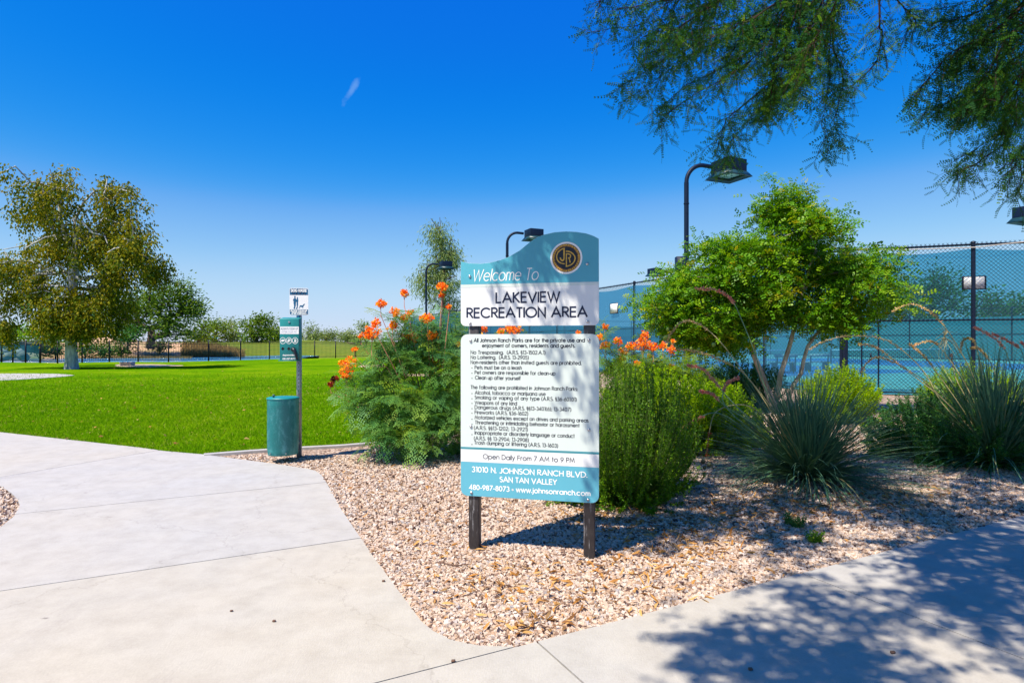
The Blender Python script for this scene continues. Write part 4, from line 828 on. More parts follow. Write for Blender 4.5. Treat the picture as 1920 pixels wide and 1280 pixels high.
m = MB(); m.box((bc[0] - .09, bc[1] - .09, zt_ + .03), (.02, .02, .036)); m.build('lid_handle', M['tealdark'], can)
m = MB()
for i in range(26):
    for j in range(34):
        a = -pi / 2 + (i - 13) * .078 + (j % 2) * .039; z0 = zb_ + .085 + j * (zt_ - zb_ - .16) / 34
        m.box((bc[0] + (br + .0006) * cos(a), bc[1] + (br + .0006) * sin(a), z0), (.0055, .0012, .0055), [[-sin(a), cos(a), 0], [cos(a), sin(a), 0], [0, 0, 1]])
m.build('perforations', M['tealdark'], can, kind='stuff')
for a in (-2.2, -1.15): 
    m = MB(); m.tube([(bc[0] + br * .98 * cos(a), bc[1] + br * .98 * sin(a), zb_ + .03), (bc[0] + (br + .008) * cos(a), bc[1] + (br + .008) * sin(a), zb_ + .03)], .007, 8); m.build('rivet', M['bolt'], can)
for z_ in (zt_ - .08, zb_ + .1): m = MB(); m.box((bc[0] * .3, -.045, z_), (.12, .04, .05)); m.build('mounting_bracket', M['galv'], st)

# ------------------------------------------------------------------ court surfaces
CN = np.array([9.65, 17.6]); dA = np.array([-.3838, .9234]); dA /= np.linalg.norm(dA); dB = np.array([dA[1], -dA[0]])
ab = lambda a, b: CN + dA * a + dB * b
mb = MB(); mb.poly([CN, np.array([12.57, 16.57]), np.array([22., 13.1]), ab(-4, 50), ab(62, 50), ab(62, 0)], .0); mb.build('court_surface', M['court_green'], kind='structure')
courts = [(7.0, 4.5), (7.0, 20.5), (37., 4.5), (37., 20.5)]
mb = MB(); ml = MB()
def rect(m, a0, a1, b0, b1, z): m.poly([ab(a0, b0), ab(a0, b1), ab(a1, b1), ab(a1, b0)], z)
for a, b in courts:
    rect(mb, a, a + 20, b, b + 11, .004)
    for (p, q_, r0, s_) in ((a, a + .08, b, b + 11), (a + 20, a + 20.08, b, b + 11), (a + .08, a + 20, b, b + .08), (a + .08, a + 20, b + 10.92, b + 11), (a + .08, a + 20, b + 1.4, b + 1.48), (a + .08, a + 20, b + 9.5, b + 9.58), (a + 5, a + 5.08, b + 1.48, b + 9.5), (a + 15, a + 15.08, b + 1.48, b + 9.5)): rect(ml, p, q_, r0, s_, .008)
mb.build('court_playing_area', M['court_blue'], kind='structure'); ml.build('court_lines', M['line'], kind='structure')
for i, (a, b) in enumerate(courts[:2]):
    c = ab(a + 10, b + 5.5); t = thing('tennis_net', ['black net with a white top band across the nearer blue court', 'black net with a white top band on the court farther right'][i], 'net', (c[0], c[1], 0), atan2(dB[1], dB[0]), 'tennis nets')
    m = MB(); m.box((0, 0, .93), (12.2, .03, .07)); m.build('top_band', M['white'], t)
    m = MB()
    for k in range(60): m.box((-6.1 + k * .2034 + .05, 0, .47), (.012, .012, .86))
    for k in range(9): m.box((0, .001, .08 + k * .1), (12.2, .008, .012))
    m.build('mesh', M['black'], t, kind='stuff')
    for s_ in (-1, 1): m = MB(); m.tube([(6.15 * s_, 0, 0), (6.15 * s_, 0, 1.0)], .045, 10); m.build('post', M['black'], t)

# ------------------------------------------------------------------ chain link court fence
HF, HM = 4.17, 2.09
def cfence(name, label, pts, screens, link_pitch, link_r, zmid=True, solid=None, group=None, caps=True):
    c = pts[0]; t = thing(name, label, 'fence', (c[0], c[1], 0), 0, group); pts = [np.array(p) - np.array(c) for p in pts]
    for i, p in enumerate(pts):
        m = MB(); m.tube([(p[0], p[1], 0), (p[0], p[1], HF + .02)], .055 if i else .07, 10)
        m.tube([(p[0], p[1], HF + .02), (p[0], p[1], HF + .05), (p[0], p[1], HF + .07)], [.065, .06, .01], 10); m.build('post', M['rail'], t, smooth=True)
    for i, (a, b) in enumerate(zip(pts[:-1], pts[1:])):
        d = b - a; L = np.linalg.norm(d); d = d / L; nrm = np.array([-d[1], d[0]])
        for nm, z, r in (('top_rail', HF - .03, .03), ('middle_rail', HM, .026), ('bottom_rail', .07, .02)):
            m = MB(); m.tube([(*(a + d * .05), z), (*((a + b) / 2), z - .008), (*(b - d * .05), z)], r, 7, caps=False); m.build(nm, M['rail'], t)
        if screens:
            m = MB(); n_ = 14
            for off, (zl, zh, mt) in enumerate(screens):
                o = nrm * .035
                V = []; 
                for k in range(n_ + 1):
                    u = k / n_; p = a + d * L * u + o * (1 + .5 * sin(u * 9 + off)); sag = .10 * sin(pi * u) if zh > 3.5 else 0.0; V += [(p[0], p[1], zl + off * .0), (p[0], p[1], zh - sag)]
                m2 = MB(); m2.add(V, [[2 * k, 2 * k + 2, 2 * k + 3, 2 * k + 1] for k in range(n_)]); m2.build('windscreen', M[mt], t)
        if link_pitch:
            m = MB(); zl, zh = .06, HF + .035; H = zh - zl; V = []; 
            s0 = np.arange(-H, L, link_pitch); 
            for sg, oo in ((1, -.036), (-1, -.040)):
                for s_ in s0:
                    if sg == 1: u0, v0 = s_, 0.0
                    else: u0, v0 = s_ + H, 0.0
                    # line u = u0 + sg*v
                    va, vb = 0.0, H
                    if sg == 1:
                        va = max(va, -u0); vb = min(vb, L - u0)
                    else:
                        va = max(va, u0 - L); vb = min(vb, u0)
                    if vb - va < .02: continue
                    ua, ub = u0 + sg * va, u0 + sg * vb; pa = a + d * ua + nrm * oo; pb = a + d * ub + nrm * oo; r = link_r
                    A_ = np.array([pa[0], pa[1], zl + va]); B_ = np.array([pb[0], pb[1], zl + vb])
                    w = np.array([d[0], d[1], 0]) * r * 1.3; q_ = np.array([nrm[0], nrm[1], 0]) * r
                    V += [A_ - w, A_ + w, A_ - q_ * 1.6, B_ - w, B_ + w, B_ - q_ * 1.6]
            V = np.array(V); k = len(V) // 6; Fb = np.array([[0, 3, 4, 1], [0, 2, 5, 3], [1, 4, 5, 2]]); m.add(V, (Fb[None] + (np.arange(k) * 6)[:, None, None]).reshape(-1, 4))
            m.build('chain_link', M['wire'], t, kind='stuff')
    return t
wl = lambda Y: np.array([courtline(Y), Y])
fr_t = cfence('court_fence', 'tall chain link court fence facing the camera on the right with teal windscreen', [CN, (12.57, 16.57), (15.5, 15.53), (18.4, 14.5), (22.0, 13.2)], [(.12, HF - .14, 'screen')], .105, .0052)
wf_posts = [wl(17.6 + .0), wl(20.4), wl(23.95)] + [wl(27.5 + 3.55 * k) for k in range(13)]
wf_posts[0] = CN + np.array([-.03, .12])
lf_t = cfence('court_fence', 'long chain link court fence receding behind the park sign with blue windscreen', wf_posts, [(.12, HF - .14, 'screen2')], .13, .0050)
# a light cable tied along the top of the near fence
m = MB(); cp = [(9.65, 17.53, HF - .02), (11.1, 17.02, HF - .10), (12.57, 16.48, HF - .12), (13.6, 16.1, HF - .03), (15.5, 15.45, HF + .03), (18, 14.6, HF + .02)]
m.tube(cp, .014, 6); put(m.build('cable', M['tape']), label='pale cable tied along the top rail of the court fence at right', cat='cable')
# far end of the courts: dense green windscreen below, open mesh above
bf = cfence('court_fence', 'far court fence seen through the near one with dense green windscreen below', [ab(56, b) for b in (0.4, 10, 20, 30)] + [ab(a, 38) for a in (56, 48, 40, 32, 24, 16, 8, 0)], [(.05, 3.45, 'screen3')], 0, 0)
# gate posts next to the corner
gt = thing('court_gate', 'narrow chain link gate with black frame in the corner of the court fence', 'gate', (10.02, 17.42, 0), atan2(-1.05, 2.95))
for x in (-.0, .42): m = MB(); m.tube([(x, 0, .05), (x, 0, HM - .02)], .022, 8); m.build('gate_stile', M['rail'], gt)
m = MB(); m.tube([(-.0, 0, HM - .04), (.42, 0, HM - .04)], .022, 8); m.build('gate_rail', M['rail'], gt)
m = MB(); m.box((.22, -.03, 1.1), (.03, .05, .12)); m.build('latch', M['rail'], gt)
def notice(c, w, h, ang, label):
    t = thing('notice_board', label, 'notice', c, ang); m = MB(); m.box((0, 0, 0), (w, .012, h)); m.build('frame', M['rail'], t)
    m = MB(); m.box((0, -.0085, 0), (w * .84, .004, h * .86)); m.build('sheet', M['plate'], t)
aW = atan2(dA[1], dA[0])
Yn = 16.96 / (.4156 + (1155.5 - 960) / F); p = wl(Yn); notice((p[0] - .12, p[1] - .05, CAMH + (640 - 578) / F * Yn), .72, .50, aW + pi, 'small white notice in a dark frame on the blue fence beside the sign')
notice((12.585, 16.562, CAMH + (640 - 530) / F * 16.56), .56, .37, atan2(-1.05, 2.95), 'white notice in a dark frame behind the right fence post')
# bench on the court
def bench(px, Y, ang, label, w=1.5):
    c = P(px, 640, Y); t = thing('court_bench', label, 'bench', (c[0], c[1], 0), ang)
    for nm, z, y, h in (('seat', .46, 0, .05), ('backrest', .80, .2, .16)): m = MB(); m.box((0, y, z), (w, .34 if nm == 'seat' else .04, h)); m.build(nm, M['bark_tan'] if nm != 'x' else M['black'], t)
    for s_ in (-1, 1): m = MB(); m.box((s_ * w * .4, .05, .23), (.06, .34, .44)); m.box((s_ * w * .4, .21, .62), (.05, .04, .40)); m.build('leg', M['black'], t)
bench(1468, 30, aW + pi / 2, 'dark court bench behind the tree trunks, the left one'); bench(1530, 31, aW + pi / 2, 'dark court bench behind the tree trunks, the right one')

# ------------------------------------------------------------------ court floodlights
def flood(px, Y, ptop, H=None, label='', scale=1.0, group='court floodlights', rz=0, bx=0):
    z = CAMH + (640 - ptop) / F * Y; c = P(px, 640, Y); t = thing('floodlight', label, 'floodlight', (c[0], c[1], 0), rz, group)
    r = .10 * scale; R = .75 * scale
    m = MB(); m.tube([(0, 0, 0), (0, 0, z - R - .9), (0, 0, z - R)], [r * 1.0, r, r], 12); m.build('pole', M['lampbody'], t, smooth=True)
    m = MB(); arm = [(R * (1 - cos(a)) * .9238, R * (1 - cos(a)) * .3827 * .3, z - R + R * sin(a)) for a in np.linspace(0, pi / 2, 9)] + [((R + .45) * .95, .25 * R + .05, z - .02)]
    m.tube(arm, r * .9, 12); m.build('arm', M['lampbody'], t, smooth=True)
    m = MB(); m.tube([(0, 0, z - R - .9), (0, 0, z - R - .86)], r * 1.18, 12); m.build('collar', M['lampbody'], t)
    hc = np.array([R + .45 + .68 * scale, .30, z - .10]); a_ = radians(24); Rz = np.array([[cos(a_), -sin(a_), 0], [sin(a_), cos(a_), 0], [0, 0, 1]])
    hd = bpy.data.objects.new('lamp_head', None)
    m = MB(); m.box(hc + np.array([0, 0, .05]), (1.02 * scale, 1.02 * scale, .60 * scale), Rz); hd = m.build('lamp_head', M['lampbody'], t); bevel(hd, .01, 2)
    a0, a1 = .515 * scale, .68 * scale; zt0, zt1 = hc[2] - .16 * scale, hc[2] - .40 * scale; V = []
    for h_, zq in ((a0, zt0), (a1, zt1), (a1 - .03, zt1), (a0 - .03, zt0)):
        for sx, sy in ((-1, -1), (1, -1), (1, 1), (-1, 1)): q = Rz @ np.array([sx * h_, sy * h_, 0]); V.append((hc[0] + q[0], hc[1] + q[1], zq))
    m = MB(); m.add(V, [[j * 4 + i, j * 4 + (i + 1) % 4, ((j + 1) % 4) * 4 + (i + 1) % 4, ((j + 1) % 4) * 4 + i][::-1] for j in range(4) for i in range(4)]); m.build('skirt', M['skirt'], hd)
    m = MB(); m.box((hc[0], hc[1], hc[2] - .265 * scale), (.72 * scale, .72 * scale, .03), Rz); m.build('lens', M['lens'], hd)
    if bx:
        m = MB(); m.box((-.22, -.1, z - bx), (.5, .35, .75)); m.build('ballast_box', M['lampbody'], t)
    return t
flood(1287, 25.5, 309, label='black court floodlight with a bent arm rising above the green shrub tree', bx=4.25)
flood(951, 42.5, 436, label='black court floodlight whose head shows just above the teal sign')
flood(799, 59, 494.5, label='black court floodlight standing before the drooping pale tree, the smallest of them')
flood(1262, 60, 509, rz=pi, label='court floodlight far off whose flat head just clears the fence right of the sign')
flood(1993, 30, 400, rz=pi, label='court floodlight at the right edge of the photo with its head cut by the frame')

# ------------------------------------------------------------------ trees
def skeleton(trunk, targets, wob=.12, step=.5, up=.25, r_tip=.006, rmax=None, pw=2.3):
    """branches grown from a trunk polyline to every target; returns nodes, parents, radii"""
    nodes_ = [np.array(p, float) for p in trunk]; par = [-1] + list(range(len(trunk) - 1)); base = nodes_[-1]
    dist = [0.0]
    for i in range(1, len(trunk)): dist.append(dist[-1] + np.linalg.norm(nodes_[i] - nodes_[i - 1]))
    tg = sorted([np.array(t_, float) for t_ in targets], key=lambda q: np.linalg.norm(q - base)); tips = []
    for q in tg:
        A_ = np.array(nodes_); d = np.linalg.norm(A_ - q, axis=1) + .22 * np.array(dist); d[:max(1, len(trunk) // 2)] += 3
        i = int(np.argmin(d)); a = nodes_[i]; L = np.linalg.norm(q - a); n = max(1, int(L / step)); prev = i
        perp = rng.normal(size=3) * wob * L
        for k in range(1, n + 1):
            u = k / n; p = a + (q - a) * u + perp * sin(pi * u) * .5 + np.array([0, 0, up * L * sin(pi * u) * .5]) + (rng.normal(size=3) * .03 * L if k < n else 0)
            nodes_.append(p); par.append(prev); dist.append(dist[prev] + np.linalg.norm(p - nodes_[prev])); prev = len(nodes_) - 1
        tips.append(prev)
    cnt = np.zeros(len(nodes_))
    for t_ in tips: cnt[t_] += 1
    for i in range(len(nodes_) - 1, 0, -1):
        if par[i] >= 0: cnt[par[i]] += cnt[i]
    r = r_tip * np.maximum(cnt, 1) ** (1 / pw)
    if rmax: r = np.minimum(r * 1, rmax)
    return np.array(nodes_), par, r, tips
def limbs(mb, N_, par, r, k=6, rmin=0):
    for i in range(1, len(N_)):
        p = par[i]
        if p < 0 or r[i] < rmin: continue
        d = N_[i] - N_[p]; L = np.linalg.norm(d)
        if L < 1e-5: continue
        mb.tube([N_[p] - d * .04, (N_[p] + N_[i]) / 2, N_[i]], [min(r[p], r[i] * 1.35), (min(r[p], r[i] * 1.35) + r[i]) / 2, r[i]], k if r[i] > .02 else 4, caps=False)
def seed(k):
    global rng
    rng = np.random.default_rng(k)
def blobs_pts(blobs):
    rng_ = rng; out = []
    for (c, rad, n) in blobs:
        v = unit(rng_.normal(size=(n, 3))) * (rng_.random(n) ** (.5))[:, None]; out.append(np.asarray(c) + v * np.asarray(rad))
    return np.vstack(out)
def cluster_leaves(mb, centers, per, spread, L, w, hang=0.0, tint0=None, pat=None, flat=0.0, dirs=None):
    n = len(centers) * per; c = np.repeat(centers, per, 0); off = rng.normal(size=(n, 3)) * np.asarray(spread)
    if hang: off[:, 2] = -np.abs(off[:, 2]) * 1.0 - hang * rng.random(n)
    D = unit(off * (1, 1, .6) + rng.normal(size=(n, 3)) * np.asarray(spread) * .6)
    if hang: D[:, 2] -= .9; D = unit(D)
    Nn = rng.normal(size=(n, 3)); Nn[:, 2] += flat
    tb = np.repeat(rng.normal(0, .13, len(centers)) if tint0 is None else tint0, per); tint = np.clip(.5 + tb + rng.normal(0, .2, n), 0, 1)
    pv, pf = pat or (leafpat(w), LEAF_F); inst(mb, pv, pf, c + off, D, Nn, L * (.7 + .6 * rng.random(n)), tint, curve=np.full(n, .25))

# big pale-trunked tree on the lawn at left
def big_left():
    Y = 33.; b = P(134, 640, Y); b[2] = 0; t = thing('lawn_tree', 'big olive leaved tree with a pale grey trunk standing alone on the lawn at left', 'tree', (0, 0, 0), 0, None)
    trunk = [b + np.array(q) for q in ((.0, 0, -.1), (0, 0, .5), (-.05, .02, 1.5), (.02, 0, 2.5), (-.05, .1, 3.6), (.1, 0, 5.0), (.2, 0, 6.4), (.1, .1, 8.0))]
    Bl = []
    for (px, py, rx, ry, n) in ((60, 395, 62, 52, 26), (130, 365, 62, 42, 26), (200, 375, 50, 50, 22), (240, 430, 45, 48, 18), (190, 460, 70, 60, 36), (110, 460, 60, 60, 30), (270, 480, 45, 28, 16), (225, 515, 48, 38, 18), (30, 500, 45, 50, 20), (-25, 470, 45, 60, 12), (25, 560, 42, 42, 14), (90, 545, 42, 48, 18), (150, 565, 40, 44, 32), (188, 565, 34, 40, 22), (118, 588, 25, 24, 18), (160, 592, 22, 22, 16), (290, 485, 24, 22, 8), (262, 450, 26, 24, 8), (215, 560, 26, 36, 10), (12, 605, 18, 36, 6), (60, 350, 25, 18, 6), (180, 335, 30, 14, 6), (250, 400, 16, 14, 4)):
        c = P(px, py, Y); rr = np.array([rx, 0, ry]) / F * Y; rr[1] = rr[0] * .9; Bl.append((c + np.array([0, rng.normal() * .7, 0]), rr, n))
    tg = blobs_pts(Bl); N_, par, r, tips = skeleton(trunk, tg, .15, .8, .12, .022, .30)
    r[:4] = [.4, .33, .3, .28]; mb = MB()
    tr = trunk[:5]; mb.tube([trunk[0], trunk[1], (trunk[1] + trunk[2]) / 2, trunk[2], (trunk[2] + trunk[3]) / 2, trunk[3], trunk[4]], [.36, .30, .285, .27, .255, .24, .20], 14, caps=False); mb.build('trunk', M['bark_pale'], t, smooth=True)
    mb = MB(); r[4] = .22; N2, p2 = N_, list(par)
    for i in range(1, 5): p2[i] = -1
    limbs(mb, N2, p2, r, 6); mb.build('limbs', M['bark_pale'], t, smooth=True)
    mb = MB(); cl = tg
    ex = np.vstack([tg + rng.normal(size=tg.shape) * .26 for _ in range(3)])
    cluster_leaves(mb, ex, 36, (.19, .19, .34), .15, .62, hang=.45)
    # hanging strands at the edge of the crown
    st_ = blobs_pts([(P(285, 500, Y), (.6, 1, .5), 22), (P(215, 600, Y), (.5, 1, .6), 20), (P(12, 615, Y), (.4, .8, .5), 9), (P(100, 590, Y), (.8, 1.4, .5), 22), (P(160, 596, Y), (.7, 1.2, .4), 16)])
    cluster_leaves(mb, st_, 42, (.12, .12, .3), .14, .6, hang=.6)
    mb.build('crown', M['olive'], t)
seed(3); big_left()

def gtree(name, label, px, base, Y, blobs, leafmat, bark, per=30, spread=.5, L=.22, w=.45, r_tip=.03, rmax=.3, zb=None, hang=0, group='trees beyond the lake', lean=0, trunk_top=None, ntrunk=1, mult=2, up=.15):
    b = P(px, 640, Y); zb = CAMH + (640 - base) / F * Y if zb is None else zb; b[2] = zb; t = thing(name, label, 'tree', (0, 0, 0), 0, group)
    tt = trunk_top or (base - 8); top = P(px + lean, tt, Y); trunk = [b - np.array([0, 0, .3]), b * .6 + top * .4, top]
    Bl = [(P(x, y, Y) + np.array([0, rng.normal() * rx / F * Y * .25, 0]), np.array([rx, rx * .8, ry]) / F * Y, n) for x, y, rx, ry, n in blobs]
    tg = blobs_pts(Bl); N_, par, r, tips = skeleton(trunk, tg, .12, 1.2, up, r_tip, rmax); mb = MB(); limbs(mb, N_, par, r, 6); mb.build('trunk', M[bark], t, smooth=True)
    mb = MB(); ex = np.vstack([tg] + [tg + rng.normal(size=tg.shape) * spread * .9 for _ in range(mult - 1)]); cluster_leaves(mb, ex, per, (spread, spread, spread * (.7 if not hang else .8)), L, w, hang=hang)
    mb.build('crown', M[leafmat], t); return t
gtree('mesquite_tree', 'wide green mesquite with a dark forked trunk on the far lake bank', 281, 648, 68, [(225, 600, 32, 30, 16), (250, 575, 36, 28, 18), (300, 560, 38, 30, 22), (335, 550, 26, 26, 16), (350, 580, 26, 30, 16), (320, 605, 40, 26, 18), (262, 615, 22, 20, 8), (365, 580, 12, 12, 5), (345, 625, 30, 16, 8), (212, 575, 20, 20, 6)], 'mesq', 'bark_dark', 40, .55, .30, .45, .05, .5, lean=4, trunk_top=632, mult=2)
gtree('bush', 'dark brown-green bush at the foot of the forked mesquite', 240, 650, 66, [(240, 632, 20, 14, 12)], 'deep', 'bark_dark', 40, .4, .28, .5, trunk_top=644, group='bushes on the far lake bank')
FT = [
 (15, 642, 92, [(5, 622, 26, 16, 10), (30, 628, 20, 12, 6)], 'leafy pale green tree behind the left end of the dark fence'),
 (95, 642, 90, [(70, 625, 26, 14, 8), (105, 614, 30, 18, 12), (85, 632, 30, 8, 6)], 'rounded bright green tree seen left of the pale trunk'),
 (160, 642, 88, [(150, 620, 26, 18, 10), (180, 618, 28, 18, 10), (205, 630, 16, 10, 4)], 'bright green tree seen right of the pale trunk'),
 (372, 642, 100, [(372, 618, 20, 16, 8), (358, 630, 16, 10, 4)], 'green tree right beside the forked mesquite'),
 (402, 640, 108, [(400, 613, 18, 14, 8), (412, 622, 14, 12, 5)], 'green tree in the far row with a feathery round top'),
 (433, 640, 112, [(428, 612, 20, 13, 8), (446, 622, 12, 12, 4)], 'green tree in the far row left of the tallest one'),
 (482, 641, 92, [(470, 612, 14, 18, 7), (488, 600, 14, 14, 7), (478, 624, 22, 10, 6), (500, 596, 6, 6, 2)], 'tallest tree of the far row with a forked loose top'),
 (515, 641, 98, [(513, 622, 15, 11, 8), (525, 630, 10, 8, 3)], 'small dense round tree left of the dog waste station'),
 (583, 638, 125, [(583, 621, 14, 9, 5), (596, 628, 12, 6, 3)], 'low tree just right of the bag dispenser'),
 (612, 638, 130, [(610, 627, 16, 8, 6), (628, 630, 14, 6, 4)], 'low rounded far tree between the dispenser and the pale roof'),
 (648, 637, 140, [(645, 630, 14, 6, 5), (658, 626, 9, 5, 3)], 'low far tree just left of the pale roof'),
 (685, 638, 120, [(682, 612, 9, 10, 5), (690, 624, 12, 10, 4)], 'grey-green tree rising behind the orange flowers'),
 (540, 638, 130, [(545, 628, 18, 7, 5)], 'low far tree behind the dog waste station'),
]
for px, by, Y, bl, lb in FT:
    bl = bl + [(px, 633, 24, 8, 9)]
    gtree('distant_tree', lb, px, by, Y, bl, 'grey' if px in (433, 648, 612, 583, 685) else 'mesq' if px != 95 and px != 160 and px != 15 else 'bright', 'bark_dark', 38, .62, .36, .5, .05, .35, group='trees beyond the lake', mult=2)
gtree('distant_tree', 'green tree seen hazily through the right fence, the left one', 1720, 652, 62, [(1700, 560, 34, 40, 16), (1745, 545, 44, 38, 20), (1785, 565, 22, 36, 10), (1660, 585, 22, 36, 10), (1720, 600, 60, 30, 14)], 'mesq', 'bark_dark', 34, .6, .34, .5, .05, .4, group='trees behind the courts')
gtree('distant_tree', 'green tree seen hazily through the right fence behind the thick post', 1880, 652, 60, [(1860, 580, 34, 32, 14), (1905, 575, 34, 34, 14), (1950, 580, 40, 36, 10), (1880, 610, 50, 20, 8)], 'mesq', 'bark_dark', 34, .6, .34, .5, .05, .4, group='trees behind the courts')
gtree('drooping_tree', 'tall pale green tree with drooping foliage behind the left edge of the sign', 832, 640, 62, [(822, 425, 20, 22, 14), (835, 455, 26, 26, 18), (820, 485, 28, 24, 16), (850, 470, 12, 24, 8), (800, 505, 22, 22, 12), (835, 520, 28, 26, 16), (845, 560, 20, 34, 16), (798, 540, 16, 14, 6), (850, 590, 14, 20, 8)], 'grey', 'bark_dark', 44, .42, .34, .22, .03, .22, hang=1.0, trunk_top=500, group='trees behind the courts', mult=2)

# multi-stemmed shrub tree in front of the fence
def shrub_tree():
    Y = 12.8; t = thing('shrub_tree', 'bushy bright green small tree with pale forked stems in front of the fence', 'tree', (0, 0, 0))
    q = lambda px, py, dy=0: P(px, py, Y + dy)
    b = q(1450, 640); b[2] = 0; b2 = q(1472, 640, .1); b2[2] = 0
    stems = [[b + np.array([-.05, 0, -.1]), b + np.array([0, 0, .15]), q(1437, 725), q(1415, 670), q(1405, 620, .2), q(1380, 560, .2), q(1350, 500)],
             [b + np.array([.03, 0, -.1]), b + np.array([.05, .05, .15]), q(1464, 700), q(1480, 650), q(1494, 600), q(1505, 545), q(1530, 470), q(1510, 410)],
             [b2 + np.array([.02, 0, -.1]), q(1480, 740, .1), q(1502, 700, .1), q(1514, 650, .1), q(1540, 615, .2), q(1580, 575, .3), q(1610, 530, .3)]]
    Bl = [(1480, 395, 32, 26, 14), (1440, 400, 30, 20, 8), (1545, 420, 32, 24, 12), (1500, 440, 60, 34, 22), (1420, 470, 50, 32, 20), (1370, 475, 40, 26, 16), (1340, 520, 60, 36, 26), (1290, 545, 50, 34, 18), (1400, 540, 70, 44, 32), (1470, 520, 60, 50, 26), (1540, 510, 50, 50, 24), (1590, 500, 40, 30, 16), (1640, 495, 22, 22, 8), (1620, 540, 50, 30, 16), (1660, 570, 26, 12, 6), (1270, 600, 40, 20, 12), (1240, 570, 30, 14, 7), (1250, 610, 26, 10, 5), (1330, 595, 60, 34, 26), (1400, 600, 55, 32, 22), (1470, 590, 60, 26, 18), (1560, 585, 60, 30, 22), (1600, 600, 40, 22, 10), (1310, 640, 50, 22, 16), (1370, 640, 50, 18, 12), (1480, 372, 12, 8, 4), (1230, 580, 14, 8, 3)]
    tg = blobs_pts([(q(x, y, rng.normal() * .35), np.array([rx, rx * 1.1, ry]) / F * Y, n) for x, y, rx, ry, n in Bl])
    # attach targets to the nearest stem
    tops = [np.array(s_) for s_ in stems]; own = [int(np.argmin([np.min(np.linalg.norm(s_[3:] - g_, axis=1)) for s_ in tops])) for g_ in tg]
    mbl = MB(); rr0 = [.092, .068, .056]
    for i, s_ in enumerate(stems):
        sub = tg[np.array(own) == i]
        N_, par, r, tips = skeleton(s_, sub, .15, .28, .1, .0045, .05, 2.1); n = len(s_)
        m = MB(); fine = []; 
        for a, b_ in zip(s_[:-1], s_[1:]): fine += [a, a * .5 + b_ * .5 + rng.normal(size=3) * .012]
        fine.append(s_[-1]); rad = np.linspace(rr0[i], .014, len(fine)); rad[0] *= 1.25; m.tube(fine, rad, 9, caps=False); m.build('stem', M['bark_tan'], t, smooth=True)
        p2 = list(par)
        for k in range(1, n): p2[k] = -1
        limbs(mbl, N_, p2, np.minimum(r, .02), 5)
    mbl.build('branches', M['bark_tan'], t, smooth=True)
    mb = MB(); ex = np.vstack([tg, tg + rng.normal(size=tg.shape) * .14, tg[::2] + rng.normal(size=tg[::2].shape) * .26])
    pin = pinnate(3, .44, .27, 52, .2, .25)
    cluster_leaves(mb, ex, 24, (.13, .13, .085), .138, .4, pat=pin, flat=1.6)
    mb.build('crown', M['bright'], t)
seed(21); shrub_tree()

